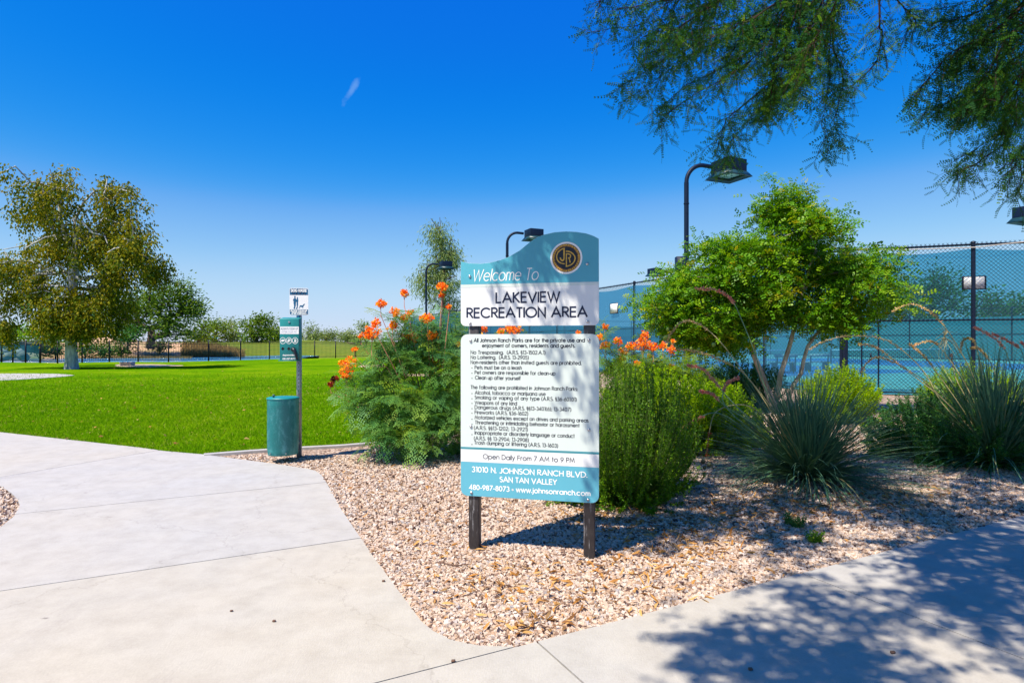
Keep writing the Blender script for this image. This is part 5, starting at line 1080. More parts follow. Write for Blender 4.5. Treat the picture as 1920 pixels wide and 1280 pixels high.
# ------------------------------------------------------------------ overhead mesquite: twigs hanging into the frame, crown above and to the right
def overhead():
    t = thing('overhead_tree', 'feathery mesquite whose hanging twigs fill the top right of the photo', 'tree', (0, 0, 0))
    guides = [([(1560, -60), (1420, 40), (1330, 80), (1260, 120), (1160, 185)], 1.3), ([(1480, -60), (1350, 0), (1250, 20), (1150, 45)], 1.0), ([(1500, -40), (1440, 60), (1380, 110), (1290, 150), (1220, 200)], 1.3),
        ([(1560, -40), (1500, 80), (1430, 160), (1360, 210), (1345, 260)], 1.2), ([(1560, -40), (1520, 90), (1480, 170), (1420, 232)], 1.2), ([(1570, -20), (1560, 80), (1565, 120), (1572, 170), (1560, 230), (1575, 275)], 1.1),
        ([(1650, -30), (1648, 50), (1652, 75), (1640, 120), (1600, 160), (1570, 175)], .8), ([(1600, -40), (1480, 0), (1400, 40), (1300, 60), (1215, 105)], 1.3), ([(1640, -60), (1690, 10), (1720, 30), (1700, 52)], .7), ([(1590, -60), (1500, 30), (1400, 60), (1330, 130)], 1.3), ([(1420, -60), (1330, 10), (1260, 60), (1200, 90)], 1.1), ([(1520, -60), (1470, 60), (1450, 120), (1440, 190)], 1.1), ([(1330, -60), (1240, -20), (1150, 0), (1110, 8)], .6),
        ([(1600, -60), (1540, 40), (1500, 110), (1500, 180)], .9),
        ([(1990, -60), (1860, 60), (1790, 100), (1705, 185)], 1.2), ([(2000, 40), (1880, 120), (1820, 160), (1735, 195)], 1.1), ([(1990, 60), (1860, 190), (1800, 212), (1775, 236)], .9), ([(2000, 120), (1910, 220), (1880, 270), (1830, 310), (1802, 322)], 1.0),
        ([(2010, 180), (1930, 280), (1905, 355)], .9), ([(1990, -60), (1900, 0), (1830, 40), (1790, 110)], 1.2), ([(2000, 0), (1900, 60), (1860, 130), (1840, 200)], 1.3), ([(2010, 60), (1930, 130), (1900, 200), (1880, 240)], 1.3), ([(1990, -60), (1880, -10), (1800, 20), (1740, 30)], .9)]
    tw = MB(); Pl = []; Dl = []; 
    for gpts, wt in guides:
        for rep in range(2 if wt > .85 else 1):
            Y0 = 4.6 + rng.random() * 1.5; g_ = np.array(gpts, float); 
            if rep: 
                g_ = g_ + np.linspace(0, 1, len(g_))[:, None] * rng.normal(0, 24, 2) + rng.normal(0, 10, 2); g_[-1] = g_[-1] * .82 + g_[-2] * .18 if rng.random() < .6 else g_[-1]
            P3 = np.array([P(x, y, Y0 + .12 * k) for k, (x, y) in enumerate(g_)])
            u = np.linspace(0, len(P3) - 1, 34); i = np.minimum(u.astype(int), len(P3) - 2); f = (u - i)[:, None]
            f = f * f * (3 - 2 * f) * .4 + f * .6; C = P3[i] * (1 - f) + P3[i + 1] * f
            C += np.cumsum(rng.normal(size=C.shape) * .006, axis=0)
            tw.tube(C, np.linspace(.011, .0022, len(C)) * (1 if rep == 0 else .6), 5, caps=False)
            # side twigs
            for k in range(3, len(C) - 1):
                for rr in range(2 if rng.random() < .75 * wt else 1):
                    d0 = unit(C[k + 1] - C[k]); d = unit(d0 * .7 + rng.normal(size=3) * np.array([.7, .7, .6]) + np.array([0, 0, -.25])); L = (.10 + .22 * rng.random()) * (1.1 - .4 * k / len(C))
                    sgm = [C[k] + d * L * s_ + np.array([0, 0, -.10 * L * s_ * s_ * 3]) for s_ in np.linspace(0, 1, 5)]; tw.tube(sgm, np.linspace(.0032, .0014, 5), 3, caps=False)
                    for s_ in range(1, 5):
                        for _ in range(2 if rng.random() < wt - .75 else 1): Pl.append(sgm[s_]); Dl.append(unit(d * .5 + rng.normal(size=3) * .75 + np.array([0, 0, -.25])))
    tw.build('twigs', M['twig'], t)
    Pl = np.array(Pl); Dl = np.array(Dl); n = len(Pl); mb = MB()
    pn = pinnate(7, .15, .085, 62, .14, .35, .010)
    inst(mb, *pn, Pl, Dl, rng.normal(size=(n, 3)) + np.array([0, 0, .6]), 0.085 + .06 * rng.random(n), np.clip(.42 + rng.normal(0, .2, n), 0, 1), curve=rng.normal(.35, .3, n))
    mb.build('foliage', M['over'], t)
    # main crown: outside the picture, above and to the right; it throws the dappled shade
    shade = [g2(*p) for p in ((1290, 860), (1280, 905), (1275, 955), (1265, 985), (1330, 1003), (1440, 1010), (1560, 1028), (1520, 1062), (1440, 1095), (1330, 1122), (1370, 1150), (1310, 1190), (1340, 1240), (1290, 1300), (1330, 1500), (2700, 1500), (3400, 900), (2700, 800), (1960, 800), (1700, 790), (1540, 800))]
    xs_ = np.array(shade); lo_, hi_ = xs_.min(0), xs_.max(0); T = []
    hi_ = np.minimum(hi_, [10.5, 10.2])
    def hits_sign(c, lo=.2, hi=1.93, wx=.62):          # would this spray shade the lower part of the sign?
        k = (4.27 - c[..., 1]) / .414; x = c[..., 0] + .44 * k - .113; z = c[..., 2] - k
        return (k > 0) & (np.abs(x) < wx) & (z > lo) & (z < hi)
    while len(T) < 315:
        p = lo_ + rng.random(2) * (hi_ - lo_)
        if not inpoly(np.array([[p[0], p[1], 0]]), shade)[0]: continue
        z = 3.9 + 2.2 * rng.random(); c = np.array([p[0] - .44 * z, p[1] - .414 * z, z])
        px = CX + F * c[0] / max(c[1], .01); py = CY - F * (z - CAMH) / max(c[1], .01)
        if hits_sign(c, .1, 2.1, .72): continue
        if c[1] > .2 and -140 < px < 2060 and py > -110: continue
        T.append(c)
    # a few sprays whose shade falls on the sign
    for (px, py, Yg, z) in ((1085, 455, 4.2, 4.6), (1110, 490, 4.2, 5.0), (1040, 470, 4.25, 4.4), (1000, 500, 4.25, 4.8), (1112, 560, 4.2, 5.2)):
        q = P(px, py, Yg); dz = z - q[2]; T.append(np.array([q[0] - .44 * dz, q[1] - .414 * dz, z]))
    for (px, py) in ((1370, 1215), (1225, 1008), (1190, 1002), (1490, 1030)):
        q = G(px, py); z = 4.6; T.append(np.array([q[0] - .44 * z, q[1] - .414 * z, z]))
    T = np.array(T)
    tb = np.array([6.4, 2.4, 0]); trunk = [tb + np.array(q) for q in ((0, 0, -.2), (0, 0, .2), (-.1, 0, .9), (-.25, .05, 1.7), (-.5, .1, 2.4))]
    tips_in = [np.array(P(x, y, 5.2)) for x, y in ((1560, -60), (1480, -60), (1990, -60), (2000, 60), (1650, -60))]
    N_, par, r, tips = skeleton(trunk, list(T) + tips_in, .12, .45, .1, .006, .2); r[:5] = [.24, .2, .18, .17, .16]
    mt = MB(); mt.tube(trunk, [.26, .21, .185, .175, .16], 12, caps=False); mt.build('trunk', M['bark_dark'], t, smooth=True)
    p2 = list(par)
    for i in range(1, 5): p2[i] = -1
    # no limb may cross the view
    mx_ = MB(); ok = np.ones(len(N_), bool)
    for i, p in enumerate(N_):
        if p[1] > .3:
            px = CX + F * p[0] / p[1]; py = CY - F * (p[2] - CAMH) / p[1]
            if -60 < px < 1980 and py > -40: ok[i] = False
    for i in range(1, len(N_)):
        if p2[i] >= 0 and not (ok[i] and ok[p2[i]]): p2[i] = -1
    limbs(mx_, N_, p2, r, 6); mx_.build('limbs', M['bark_dark'], t, smooth=True)
    mb = MB(); k = len(T); per = 84; c = np.repeat(T, per, 0) + rng.normal(size=(k * per, 3)) * np.array([.165, .165, .12])
    px = CX + F * c[:, 0] / np.maximum(c[:, 1], .01); py = CY - F * (c[:, 2] - CAMH) / np.maximum(c[:, 1], .01)
    c = c[~((c[:, 1] > 0.1) & (px > -20) & (px < 1930) & (py > -15)) & ~(hits_sign(c, .3, 1.85, .52) & (rng.random(len(c)) < .85))]; n = len(c)
    pn2 = pinnate(3, .36, .26, 60, .2, .3, .05)
    inst(mb, *pn2, c, rand_dir(n, -.3), rng.normal(size=(n, 3)) + np.array([0, 0, 1.0]), .11 + .06 * rng.random(n), np.clip(.45 + rng.normal(0, .2, n), 0, 1), curve=np.full(n, .3))
    mb.build('crown', M['over'], t)
seed(5); overhead(); seed(8)

# ------------------------------------------------------------------ shrubs and flowers
def flower_head(mb, ms, c, rad, dens=1.0):
    """a loose raceme: orange ruffled petals on thin pink stalks"""
    n = max(7, int(dens * 55 * (rad / .1) ** 1.3)); base = c - np.array([0, 0, rad * 1.6]); v = unit(rng.normal(size=(n, 3))) * (rng.random(n) ** .4)[:, None] * rad * np.array([1, 1, .85]); q = c + v
    for i in range(0, n, 3): ms.tube([base + (c - base) * rng.random() * .8, (q[i] + c) / 2 - np.array([0, 0, rad * .15]), q[i]], [.0016, .0013, .0012], 3, caps=False)
    ms.tube([base - np.array([0, 0, rad * 1.2]), base, c + np.array([0, 0, rad * 1.2])], [.004, .0035, .001], 4, caps=False)
    k = 5; qq = np.repeat(q, k, 0); inst(mb, leafpat(.75), LEAF_F, qq + rng.normal(size=(n * k, 3)) * .004, rand_dir(n * k, .3), rng.normal(size=(n * k, 3)), .020 + .018 * rng.random(n * k), np.clip(np.repeat(rng.random(n), k) + rng.normal(0, .12, n * k), 0, 1))
def paradise(name, label, base, Yb, fronds, heads, leafkey, L=.26, group=None, nst=26, dark=()):
    t = thing(name, label, 'flowering shrub', (0, 0, 0), 0, group); b = base; ms = MB(); FP = []; FD = []
    bl = [(P(x, y, Yb + dy), np.array([rx / F * Yb, ry_ / F * Yb * 0 + rx / F * Yb * .8, ry_ / F * Yb]), n) for x, y, rx, ry_, dy, n in fronds]; tg = blobs_pts(bl); tg[:, 2] = np.maximum(tg[:, 2], .08)
    N_, par, r, tips = skeleton([b, b + np.array([0, 0, .06])], tg, .06, .3, .05, .0035, .018, 2.0); m = MB(); limbs(m, N_, par, r, 5); m.build('stems', M['twig_green'], t, smooth=True)
    for i in tips:
        d = unit(N_[i] - N_[par[i]]); 
        for _ in range(4): FP.append(N_[i] + rng.normal(size=3) * .05); FD.append(unit(d * .5 + rng.normal(size=3) * np.array([.8, .8, .45]) + np.array([0, 0, .15])))
        if par[i] > 1:
            for _ in range(2): FP.append((N_[i] + N_[par[i]]) / 2); FD.append(unit(rng.normal(size=3) * np.array([1, 1, .4])))
    FP = np.array(FP); FD = np.array(FD); n = len(FP); m = MB(); pv, pf = bipinnate(4, 4)
    inst(m, pv, pf, FP, FD, np.tile([0, 0, 1.], (n, 1)) + rng.normal(size=(n, 3)) * .35, L * (.65 + .6 * rng.random(n)), np.clip(.45 + rng.normal(0, .2, n), 0, 1), curve=np.full(n, .35)); m.build('foliage', M[leafkey], t)
    m = MB(); ms = MB(); md = MB()
    for (x, y, rp) in heads:
        Yh = Yb + rng.normal() * .15; c = P(x, y, Yh); flower_head(md if (x, y) in dark else m, ms, c, rp / F * Yh)
        # a long bare stalk down into the bush
        cb = b + (c - b) * .5; ms.tube([c - np.array([0, 0, rp / F * Yh * 2.5]), (c + cb) / 2 + np.array([0, 0, -.05]), cb], [.004, .005, .007], 4, caps=False)
    if m.v: m.build('flowers', M['orange'], t)
    if md.v: md.build('faded_flowers', M['darkred'], t)
    ms.build('flower_stalks', M['salmon'], t)
b = G(812, 855)
paradise('bird_of_paradise', 'tall orange flowering shrub with ferny leaves left of the sign', b, 7.9, [(720, 700, 40, 50, 0, 22), (760, 660, 55, 45, .1, 34), (800, 640, 40, 40, .2, 24), (850, 630, 30, 40, .3, 14), (700, 760, 50, 45, -.1, 26), (760, 760, 55, 45, -.2, 34), (820, 740, 45, 60, 0, 34), (790, 810, 60, 26, -.3, 30), (850, 800, 35, 40, -.1, 20), (735, 810, 40, 26, -.3, 20), (680, 720, 30, 30, 0, 8), (760, 600, 25, 20, 0, 6), (840, 690, 34, 40, 0, 16)],
    [(714, 569, 9), (758, 551, 9), (828, 538, 11), (842, 574, 5), (741, 586, 11), (769, 586, 8), (736, 611, 10), (760, 597, 10), (697, 623, 17), (677, 631, 5), (802, 596, 12), (769, 632, 17), (811, 628, 12), (759, 645, 4), (812, 691, 17), (652, 683, 17), (649, 700, 13), (628, 710, 8), (620, 720, 6), (859, 646, 4), (790, 598, 7), (705, 605, 8), (830, 553, 6), (665, 655, 5)], 'paradise', .24, dark=((620, 720), (628, 710)))
b = G(1010, 790)
paradise('bird_of_paradise', 'orange flowering shrub glimpsed through the slot between the two sign panels', b, 10.2, [(920, 700, 50, 60, 0, 14), (980, 690, 50, 50, 0, 14), (1040, 700, 50, 50, 0, 12), (870, 650, 20, 30, 0, 8), (950, 645, 60, 14, 0, 10)], [(905, 617, 9), (940, 622, 8), (965, 618, 14), (955, 616, 8), (1084, 623, 4), (980, 640, 10)], 'paradise2', .26)
b = G(1190, 800)
paradise('bird_of_paradise', 'low orange flowering shrub just right of the sign behind the lime bush', b, 9.6, [(1150, 680, 26, 22, 0, 16), (1200, 685, 40, 22, 0, 22), (1250, 690, 34, 24, 0, 20), (1290, 700, 30, 26, 0, 16), (1220, 730, 60, 30, 0, 16), (1133, 625, 10, 8, 0, 2)], [(1134, 611, 6), (1125, 632, 7), (1136, 647, 10), (1159, 640, 9), (1208, 630, 10), (1205, 646, 15), (1185, 650, 11), (1225, 650, 10), (1243, 649, 8), (1258, 655, 9), (1262, 640, 4), (1169, 660, 9), (1166, 673, 8), (1195, 681, 6), (1239, 683, 7), (1259, 689, 8), (1218, 668, 5)], 'paradise2', .24)

def stemmy(name, label, c, R, Hh, nst, leafkey, L=.026, w=.32, nl=60, lean=.45, cat='shrub', group=None, round_=.5, sx=1.0, zmin=.03, twigm='twig_green', low=0):
    """a dense bush of many leafy shoots"""
    t = thing(name, label, cat, (c[0], c[1], 0), 0, group); Pp = []; Dd = []; Tt = []; m = MB()
    for s_ in range(nst):
        a = rng.random() * 2 * pi; rr = sqrt(rng.random()); hx, hy = rr * R * sx * cos(a), rr * R * sin(a); h = Hh * (1 - round_ * rr ** 2.2) * (.78 + .3 * rng.random())
        if low and rng.random() < low: h *= rng.random() * .7
        b0 = np.array([hx * .25, hy * .25, 0]); e0 = np.array([hx, hy, h]); mid = (b0 + e0) / 2 + np.array([hx * lean * .5, hy * lean * .5, -h * .05])
        u = np.linspace(0, 1, 7)[:, None]; C = b0 * (1 - u) ** 2 + 2 * mid * u * (1 - u) + e0 * u * u; C += np.cumsum(rng.normal(size=C.shape) * .008, axis=0); C[:, 2] = np.maximum(C[:, 2], .01)
        m.tube(C, np.linspace(.005, .0015, 7), 3, caps=False)
        k = int(nl * (.7 + .6 * rng.random())); uu = (.12 + .88 * rng.random(k) ** .75) * 6; i = np.minimum(uu.astype(int), 5); f = (uu - i)[:, None]; q = C[i] * (1 - f) + C[i + 1] * f; d = unit(C[i + 1] - C[i])
        Pp.append(q + rng.normal(size=q.shape) * .006); Dd.append(unit(d * .7 + unit(rng.normal(size=q.shape)) * .9)); Tt.append(np.clip(.45 + rng.normal(0, .1) + rng.normal(0, .16, k), 0, 1))
    Pp = np.vstack(Pp); Dd = np.vstack(Dd); Tt = np.concatenate(Tt); m.build('shoots', M[twigm], t)
    Pp[:, 2] = np.maximum(Pp[:, 2], .01); m = MB(); n = len(Pp); inst(m, leafpat(w), LEAF_F, Pp, Dd, rng.normal(size=(n, 3)), L * (.7 + .6 * rng.random(n)), Tt); m.build('foliage', M[leafkey], t); return t
c = G(1175, 958)
stemmy('rosemary_bush', 'dense dark green bush right behind the right side of the sign', (c[0] + .06, c[1] + .50), .74, 1.27, 1050, 'rosemary', .026, .36, 85, .75, round_=.42, low=.5)
c = G(1085, 960); stemmy('rosemary_bush', 'low dark green tuft under the bottom edge of the sign', (c[0], c[1] + .40), .36, .42, 170, 'rosemary', .026, .34, 60, .5, round_=.5, low=.3)
stemmy('lime_bush', 'bright lime green bush filling the space right of the sign below the orange flowers', (2.02, 8.3), .85, 1.12, 560, 'lime', .045, .35, 62, .5, round_=.35, low=.2)
stemmy('lime_bush', 'lime green bush between the dark green bush and the forked tree stems', (2.85, 8.4), .60, .95, 360, 'lime', .045, .35, 62, .5, round_=.5, low=.3)
c = G(1385, 838); stemmy('lime_bush', 'low lime green ground bush left of the near yucca', (c[0], c[1] + .5), .75, .36, 260, 'lime', .035, .35, 60, .6, round_=.5, low=.4)
c = G(1607, 800); stemmy('lime_bush', 'rounded lime green bush in front of the corner of the court fence', (c[0], c[1] + .6), .72, 1.05, 460, 'lime', .045, .35, 70, .5, round_=.4, low=.3)
stemmy('lime_bush', 'lime green bush behind the right yucca', (8.75, 11.6), .9, 1.12, 420, 'lime', .045, .35, 70, .5, round_=.5, low=.3)
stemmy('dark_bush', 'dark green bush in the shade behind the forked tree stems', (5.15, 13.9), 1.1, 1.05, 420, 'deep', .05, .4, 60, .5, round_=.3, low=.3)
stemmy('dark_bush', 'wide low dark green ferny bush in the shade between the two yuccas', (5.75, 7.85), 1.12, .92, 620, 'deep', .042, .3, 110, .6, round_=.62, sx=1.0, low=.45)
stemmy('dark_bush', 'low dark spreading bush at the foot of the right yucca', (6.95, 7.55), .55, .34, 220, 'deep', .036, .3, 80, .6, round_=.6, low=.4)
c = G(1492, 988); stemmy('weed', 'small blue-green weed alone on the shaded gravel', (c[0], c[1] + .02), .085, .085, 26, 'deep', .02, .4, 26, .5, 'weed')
c = G(1527, 1018); stemmy('weed', 'small bright green weed on the gravel near the sidewalk', (c[0], c[1]), .05, .10, 18, 'bright', .02, .45, 24, .4, 'weed')
c = G(868, 852); stemmy('weed', 'low green tuft at the left foot of the sign behind its left edge', (c[0], c[1] + .1), .25, .12, 60, 'bright', .03, .4, 30, .5, 'weed')

def yucca(label, c, nb, Lm, flat=.0, seed=0):
    t = thing('red_yucca', label, 'yucca', (c[0], c[1], 0), 0, 'red yuccas'); m = MB(); kk = 8
    for i in range(nb):
        a = rng.random() * 2 * pi; el = radians(8 + 78 * rng.random() ** .8); L = Lm * (.6 + .5 * rng.random()); d = np.array([cos(a) * cos(el), sin(a) * cos(el), sin(el)]); s0 = np.array([cos(a) * .10 * rng.random(), sin(a) * .10 * rng.random(), .02])
        droop = (.12 + .5 * rng.random() ** 1.6) * (1.2 if el < .7 else .7) * L; u = np.linspace(0, 1, kk); C = s0 + d * (u * L)[:, None] - np.array([0, 0, 1]) * (droop * u ** 2.2)[:, None]
        side = unit(np.cross(d, [0, 0, 1])); C += side * (rng.normal() * .10 * L * u ** 2)[:, None]; C[:, 2] = np.maximum(C[:, 2], .012 + .01 * rng.random())
        w = .0052 * (1 - u ** 2.5) + .0008; up_ = np.cross(side, d); V = np.concatenate([C - side * w[:, None] + up_ * w[:, None] * .6, C, C + side * w[:, None] + up_ * w[:, None] * .6])
        Fq = [[j, j + 1, kk + j + 1, kk + j] for j in range(kk - 1)] + [[kk + j, kk + j + 1, 2 * kk + j + 1, 2 * kk + j] for j in range(kk - 1)]
        m.add(V, Fq, np.full(len(Fq), np.clip(.45 + rng.normal(0, .2) + (.55 if rng.random() < .08 else 0), 0, 1)))
    m.build('blades', M['yucca'], t, kind='stuff'); return t
def smoothc(C, n=28):
    C = np.array(C, float); k = len(C); u = np.linspace(0, k - 1, n); out = []
    for x in u:
        i = min(int(x), k - 2); f = x - i; p0, p1, p2, p3 = C[max(i - 1, 0)], C[i], C[i + 1], C[min(i + 2, k - 1)]
        out.append(.5 * ((2 * p1) + (-p0 + p2) * f + (2 * p0 - 5 * p1 + 4 * p2 - p3) * f * f + (-p0 + 3 * p1 - 3 * p2 + p3) * f ** 3))
    return np.array(out)
def stalk(par, c, Y, pix, kind, start=.4, dy=0.0, r=.0068):
    o = np.array([c[0], c[1], 0]); pts_ = [np.array([0, 0, .1])] + [P(x, y, Y + dy * k / len(pix)) - o for k, (x, y) in enumerate(pix)]; C = smoothc(pts_, 34); m = MB()
    m.tube(C, np.linspace(r, .0035, len(C)), 5, caps=False); sk_ = m.build('flower_stalk', M['greenstem' if kind == 'pink' else 'strawstem'], par, smooth=True)
    n = 280 if kind != 'dark' else 90; uu = start + (1 - start) * rng.random(n); x = uu * (len(C) - 1); i = np.minimum(x.astype(int), len(C) - 2); f = (x - i)[:, None]; q = C[i] * (1 - f) + C[i + 1] * f
    q = q + unit(rng.normal(size=(n, 3))) * .012 * rng.random((n, 1)); m = MB(); inst(m, leafpat(.5), LEAF_F, q, rand_dir(n), rng.normal(size=(n, 3)), (.025 if kind == 'pink' else .022) * (.7 + .6 * rng.random(n)), rng.random(n))
    m.build('buds', M[{'pink': 'pink', 'seed': 'seed', 'dark': 'darkred'}[kind]], sk_)
def pods(par, c, Y, lst, mt):
    o = np.array([c[0], c[1], 0])
    for x, y, rp in lst:
        p = P(x, y, Y) - o; m = MB(); R_ = rp / F * Y; V = []; k = 8; n = 5
        for j in range(n + 1):
            ph = pi * j / n - pi / 2
            V += [p + R_ * np.array([cos(ph) * cos(2 * pi * i / k), cos(ph) * sin(2 * pi * i / k), sin(ph) * 1.1]) for i in range(k)]
        m.add(V, [[j * k + i, j * k + (i + 1) % k, (j + 1) * k + (i + 1) % k, (j + 1) * k + i] for j in range(n) for i in range(k)]); m.build('seed_pod', M[mt], par, smooth=True)
c1 = G(1512, 902); y1 = yucca('blue-green yucca clump nearest the camera in the middle of the gravel', c1, 1500, 1.36); Y = c1[1]
for pix, kd, stt in (([(1450, 770), (1400, 705), (1350, 640), (1310, 607), (1280, 603), (1260, 622), (1250, 642)], 'seed', .5), ([(1445, 770), (1395, 700), (1345, 672), (1300, 657), (1268, 655)], 'seed', .5), ([(1440, 740), (1415, 660), (1390, 598), (1372, 562), (1345, 544), (1304, 541)], 'pink', .62),
    ([(1420, 800), (1365, 745), (1340, 715), (1315, 690), (1288, 685)], 'pink', .5), ([(1420, 800), (1362, 762), (1356, 735), (1368, 715), (1386, 708)], 'pink', .6), ([(1400, 800), (1358, 760), (1335, 738), (1312, 733)], 'pink', .6), ([(1430, 830), (1350, 775), (1300, 790), (1262, 818)], 'pink', .65), ([(1450, 800), (1400, 760), (1345, 770), (1330, 810), (1325, 856)], 'dark', .8)):
    stalk(y1, c1, Y, pix, kd, stt, dy=.25)
pods(y1, c1, Y, [(1247, 633, 4), (1252, 617, 3.4), (1338, 646, 4), (1347, 664, 4), (1296, 653, 3), (1310, 655, 3)], 'pod'); pods(y1, c1, Y, [(1318, 865, 4.5), (1330, 871, 4.5), (1321, 876, 3.5)], 'podark')
c2 = G(1862, 872); y2 = yucca('dark green yucca clump at the right edge behind the low dark bush', c2, 1100, 1.70); Y = c2[1]
for pix, kd, stt in (([(1770, 760), (1735, 700), (1690, 655), (1650, 634), (1590, 630), (1545, 640), (1518, 655)], 'seed', .42), ([(1780, 760), (1720, 710), (1680, 678), (1640, 650), (1610, 645)], 'seed', .45), ([(1830, 720), (1790, 640), (1762, 602), (1740, 582), (1707, 570), (1672, 584)], 'seed', .45),
    ([(1800, 760), (1752, 692), (1730, 665), (1705, 645)], 'seed', .5), ([(1820, 740), (1770, 660), (1745, 640), (1712, 648)], 'seed', .6), ([(1900, 740), (1890, 670), (1872, 640), (1845, 622), (1826, 613)], 'pink', .5), ([(1915, 740), (1918, 665), (1892, 640), (1862, 626)], 'pink', .6),
    ([(1800, 780), (1730, 712), (1670, 676), (1635, 672), (1612, 700)], 'seed', .55), ([(1830, 780), (1795, 715), (1788, 690), (1784, 664)], 'dark', .75), ([(1850, 760), (1838, 680), (1826, 640), (1808, 636), (1800, 660)], 'seed', .55), ([(1880, 760), (1862, 690), (1838, 655), (1820, 652)], 'seed', .6), ([(1940, 740), (1935, 680), (1915, 640)], 'pink', .5)):
    stalk(y2, c2, Y, pix, kd, stt, dy=.3)
m = MB(); q0 = P(1770, 632, Y) - np.array([c2[0], c2[1], 0])
for i in range(26): d = unit(rng.normal(size=3) * np.array([.6, .6, 1]) - np.array([0, 0, .4])); m.tube([q0, q0 + d * .08 + rng.normal(size=3) * .02, q0 + d * .16 + rng.normal(size=3) * .05 - np.array([0, 0, .08])], [.004, .003, .001], 3, caps=False)
m.build('dry_flower_tangle', M['strawstem'], y2)

# ------------------------------------------------------------------ far railing fence by the lake
def railing(pix, label, screened=False):
    pts = [P(px, 640, Yf)[:2] for px, Yf in pix]; c = pts[0]; t = thing('railing_fence', label, 'fence', (c[0], c[1], 0), 0, 'railing fence by the lake'); pts = [p - c for p in pts]; pk = MB()
    for i, p in enumerate(pts): m = MB(); m.box((p[0], p[1], .78), (.075, .075, 1.58)); m.build('post', M['black'], t)
    for a, b_ in zip(pts[:-1], pts[1:]):
        d = b_ - a; L = np.linalg.norm(d); d = d / L; R = [[d[0], -d[1], 0], [d[1], d[0], 0], [0, 0, 1]]; mid = (a + b_) / 2
        for z in (1.47, 1.33, .14): m = MB(); m.box((mid[0], mid[1], z), (L - .09, .035, .04), R); m.build('rail', M['black'], t)
        if not screened:
            for k in range(1, int(L / .115)): q = a + d * k * .115; pk.box((q[0], q[1], .74), (.018, .018, 1.32), R)
        else:
            n_ = np.array([-d[1], d[0]]) * .03; m = MB(); m.add([(*(a + n_), .1), (*(b_ + n_), .1), (*(b_ + n_), 1.5), (*(a + n_), 1.5)], [[0, 1, 2, 3]]); m.build('mesh_cloth', M['fencemesh'], t)
    if not screened: pk.build('pickets', M['black'], t, kind='stuff')
railing([(-160, 46), (-110, 45.7), (-60, 45.3), (-28, 45), (3, 44), (24, 43.6), (48, 43), (75, 42.4)], 'meshed section of black fence at the left edge beyond the lawn', True)
railing([(75.5, 42.4), (108, 41.8), (154, 43.2), (205, 44.6), (259, 45), (316, 44.8), (391, 47), (451, 49.5), (505, 51.5), (548, 53), (590, 54.2), (629, 55), (667, 56), (710, 57.5), (760, 59), (800, 60.5), (850, 62)], 'long black railing fence between the lawn and the lake')
m = MB(); 
for i in range(11): m.box((P(-30 + i * 7.5, 640, 47)[0], 47 + .4 * sin(i * 5), .25 + .28 * (i % 3) * .6), (.55, .5, .42), rotmats(1)[0])
m.build('rock_pile', M['rock'], label='pile of pale boulders behind the meshed fence at the left edge', cat='rocks')
for px, py, Yb, w, h, lb in ((160, 662, 64, 22, 14, 'low olive bush on the bank right of the pale trunk'), (104, 665, 62, 16, 16, 'dark bush behind the fence left of the pale trunk'), (75, 662, 60, 22, 18, 'dark bush behind the meshed fence'), (195, 664, 65, 12, 12, 'small dark bush on the tan bank'), (228, 662, 66, 16, 8, 'low green bush on the tan bank right of the small dark one'), (300, 655, 70, 18, 9, 'green bush in front of the forked mesquite trunk')):
    gtree('bush', lb, px, py, Yb, [(px, py - h * .6, w * .7, h * .55, 10)], 'deep' if py > 662 or px < 170 else 'mesq', 'bark_dark', 34, .35, .24, .5, group='bushes on the far lake bank', trunk_top=py - h * .5, zb=max(-.2, CAMH + (640 - py) / F * Yb - .3))
# reeds along the shore
mb = MB()
n = 9000; px = rng.normal(395, 32, n); k = (px > 340) & (px < 458); px = px[k]; Yr = 70 + 9 * rng.random(len(px)) ** 1.5; X = (px - CX) / F * Yr
px2 = 110 + 250 * rng.random(2600); Y2 = 64 + 4 * rng.random(2600); X = np.concatenate([X, (px2 - CX) / F * Y2]); Yr = np.concatenate([Yr, Y2]); z, _, _ = terrain_z(X, Yr); n = len(X)
D = rand_dir(n); D[:, 2] = np.abs(D[:, 2]) + 1.2
inst(mb, [[0, -.05, 0], [0, .05, 0], [1, 0, 0]], [[0, 1, 2]], np.c_[X, Yr, np.maximum(z, -.3) - .05], D, rng.normal(size=(n, 3)), .35 + .55 * rng.random(n) * (Yr > 69), np.clip(rng.normal(.45, .22, n), 0, 1), curve=np.full(n, .2)); mb.build('reeds', M['reed'], kind='stuff')
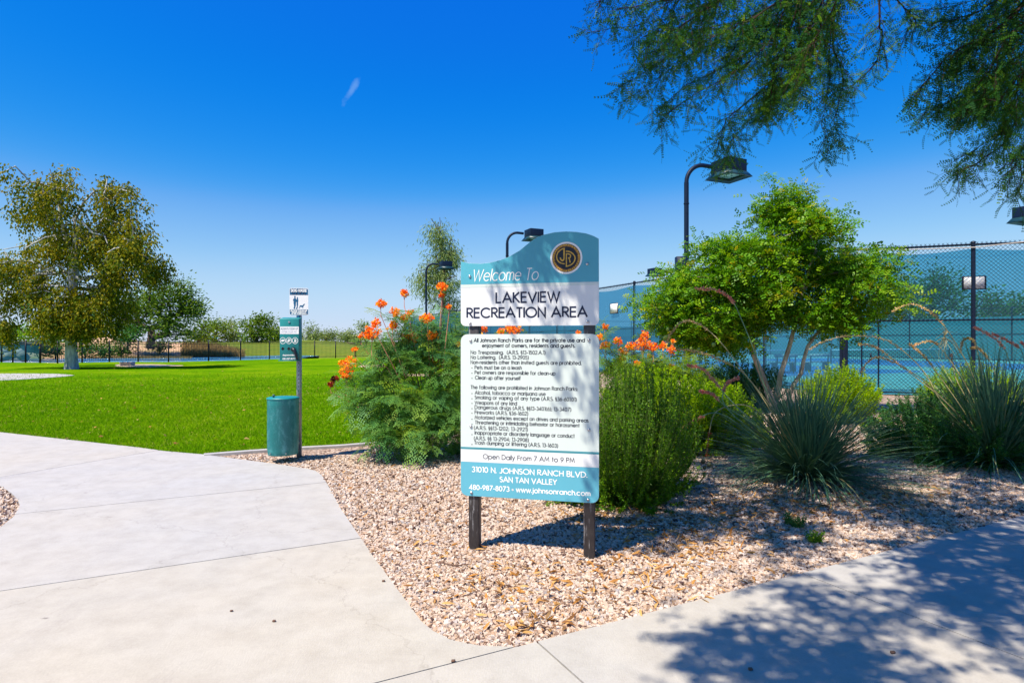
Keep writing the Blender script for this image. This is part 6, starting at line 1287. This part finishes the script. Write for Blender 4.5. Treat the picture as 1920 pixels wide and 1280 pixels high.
# ------------------------------------------------------------------ far houses and shelters
def house(px, base, Yh, wpx, hpx, rpx, label, green=False, ang=0):
    c = P(px, base, Yh); w = wpx / F * Yh; h = hpx / F * Yh; r = rpx / F * Yh; z0 = min(c[2], 1.0) - .6; t = thing('house' if not green else 'shelter', label, 'house' if not green else 'shelter', (c[0], c[1], 0), ang); z1 = c[2] + h; dpt = w * .6
    m = MB()
    if not green: m.box((0, 0, (z0 + z1) / 2), (w, dpt, z1 - z0)); m.build('wall', M['wall'], t)
    else:
        for sx in (-1, 1):
            for sy in (-1, 1): m = MB(); m.box((sx * w * .42, sy * dpt * .4, (z0 + z1) / 2), (.22, .22, z1 - z0)); m.build('post', M['wall'], t)
    e = .5; V = [(-w / 2 - e, -dpt / 2 - e, z1), (w / 2 + e, -dpt / 2 - e, z1), (w / 2 + e, dpt / 2 + e, z1), (-w / 2 - e, dpt / 2 + e, z1), (-w * .22, 0, z1 + r), (w * .22, 0, z1 + r)]
    m = MB(); m.add(V, [[0, 1, 5, 4], [2, 3, 4, 5], [0, 3, 2, 1]]); m.add(V, [[1, 2, 5], [3, 0, 4]]); m.build('roof', M['roofgreen' if green else 'roof'], t)
    if not green:
        for s_ in (-.3, .05, .33): m = MB(); m.box((s_ * w, -dpt / 2 - .02, z1 - h * .55), (w * .12, .06, h * .4)); m.build('window', M['win'], t)
house(205, 642, 150, 44, 7, 4, 'pale low house seen between the big tree and the forked mesquite')
house(588, 638, 190, 20, 6, 3, 'low tan roofed house right of the bag dispenser')
house(664, 638, 170, 24, 6, 4, 'pale roofed house left of the orange flowers')
house(388, 642, 120, 34, 8, 3, 'green roofed shelter in the far row of trees, the left one', True); house(447, 641, 125, 24, 9, 3, 'green roofed shelter in the far row of trees beside the tallest tree', True)
house(25, 644, 60, 80, 3, 1, 'long low dark roofed building behind the meshed fence', False)
def car(px, base, Yc, label, mt, ang=0):
    c = P(px, base, Yc); t = thing('parked_car', label, 'car', (c[0], c[1], c[2] - .1), ang); m = MB(); prof = [(-2.2, .3), (2.2, .3), (2.2, .75), (1.3, .9), (.7, 1.4), (-1.1, 1.42), (-1.9, .95), (-2.2, .85)]
    V = [(x, s_ * .85, z) for s_ in (-1, 1) for x, z in prof]; n = len(prof); m.add(V, [[i, (i + 1) % n, n + (i + 1) % n, n + i] for i in range(n)]); m.add(V, [list(range(n))]); m.add(V, [list(range(n, 2 * n))[::-1]]); m.build('body', mt, t)
    m = MB(); m.add([(.62, -.86, .95), (1.1, -.86, .95), (.62, -.86, 1.3)], [[0, 1, 2]]); m.add([(-1.5, -.86, .95), (.55, -.86, .95), (.55, -.86, 1.32), (-1.1, -.86, 1.32)], [[0, 1, 2, 3]]); m.build('window', M['win'], t)
    for x in (-1.4, 1.4):
        for s_ in (-1, 1): m = MB(); m.tube([(x, s_ * .72, .32), (x, s_ * .9, .32)], .32, 12); m.build('wheel', M['tyre'], t)
car(113, 652, 135, 'red car parked beyond the lake left of the pale trunk', M['redpaint']); car(199, 647, 120, 'blue car parked in front of the pale low house', M['bluepaint'])
# stones and small things on the lawn
v = cube * (1 + .3 * (rng.random((8, 3)) - .5)) * np.array([.7, .4, .28]); m = MB(); m.add(v + G(239, 682.5, .1), cubef); bevel(m.build('stone', M['rock'], label='flat stone lying at the left end of the bare sandy patch on the lawn', cat='stone'), .03)
n = 500; Yl = 8 + 26 * rng.random(n) ** 1.3; Xl = (rng.random(n) * 1.25 - .85) * Yl; q = np.c_[Xl, Yl, np.full(n, .035)]; q = q[inpoly(q, lawn_poly)]; n = len(q); mb = MB()
inst(mb, leafpat(.5), LEAF_F, q, rng.normal(size=(n, 3)) * [1, 1, .2], np.tile([0, 0, 1.], (n, 1)) + rng.normal(size=(n, 3)) * .3, .05 + .05 * rng.random(n), rng.random(n)); mb.build('fallen_leaves', M['litter'], kind='stuff')
print('TRIS', sum(STATS.values()), sorted(STATS.items(), key=lambda k: -k[1])[:12])
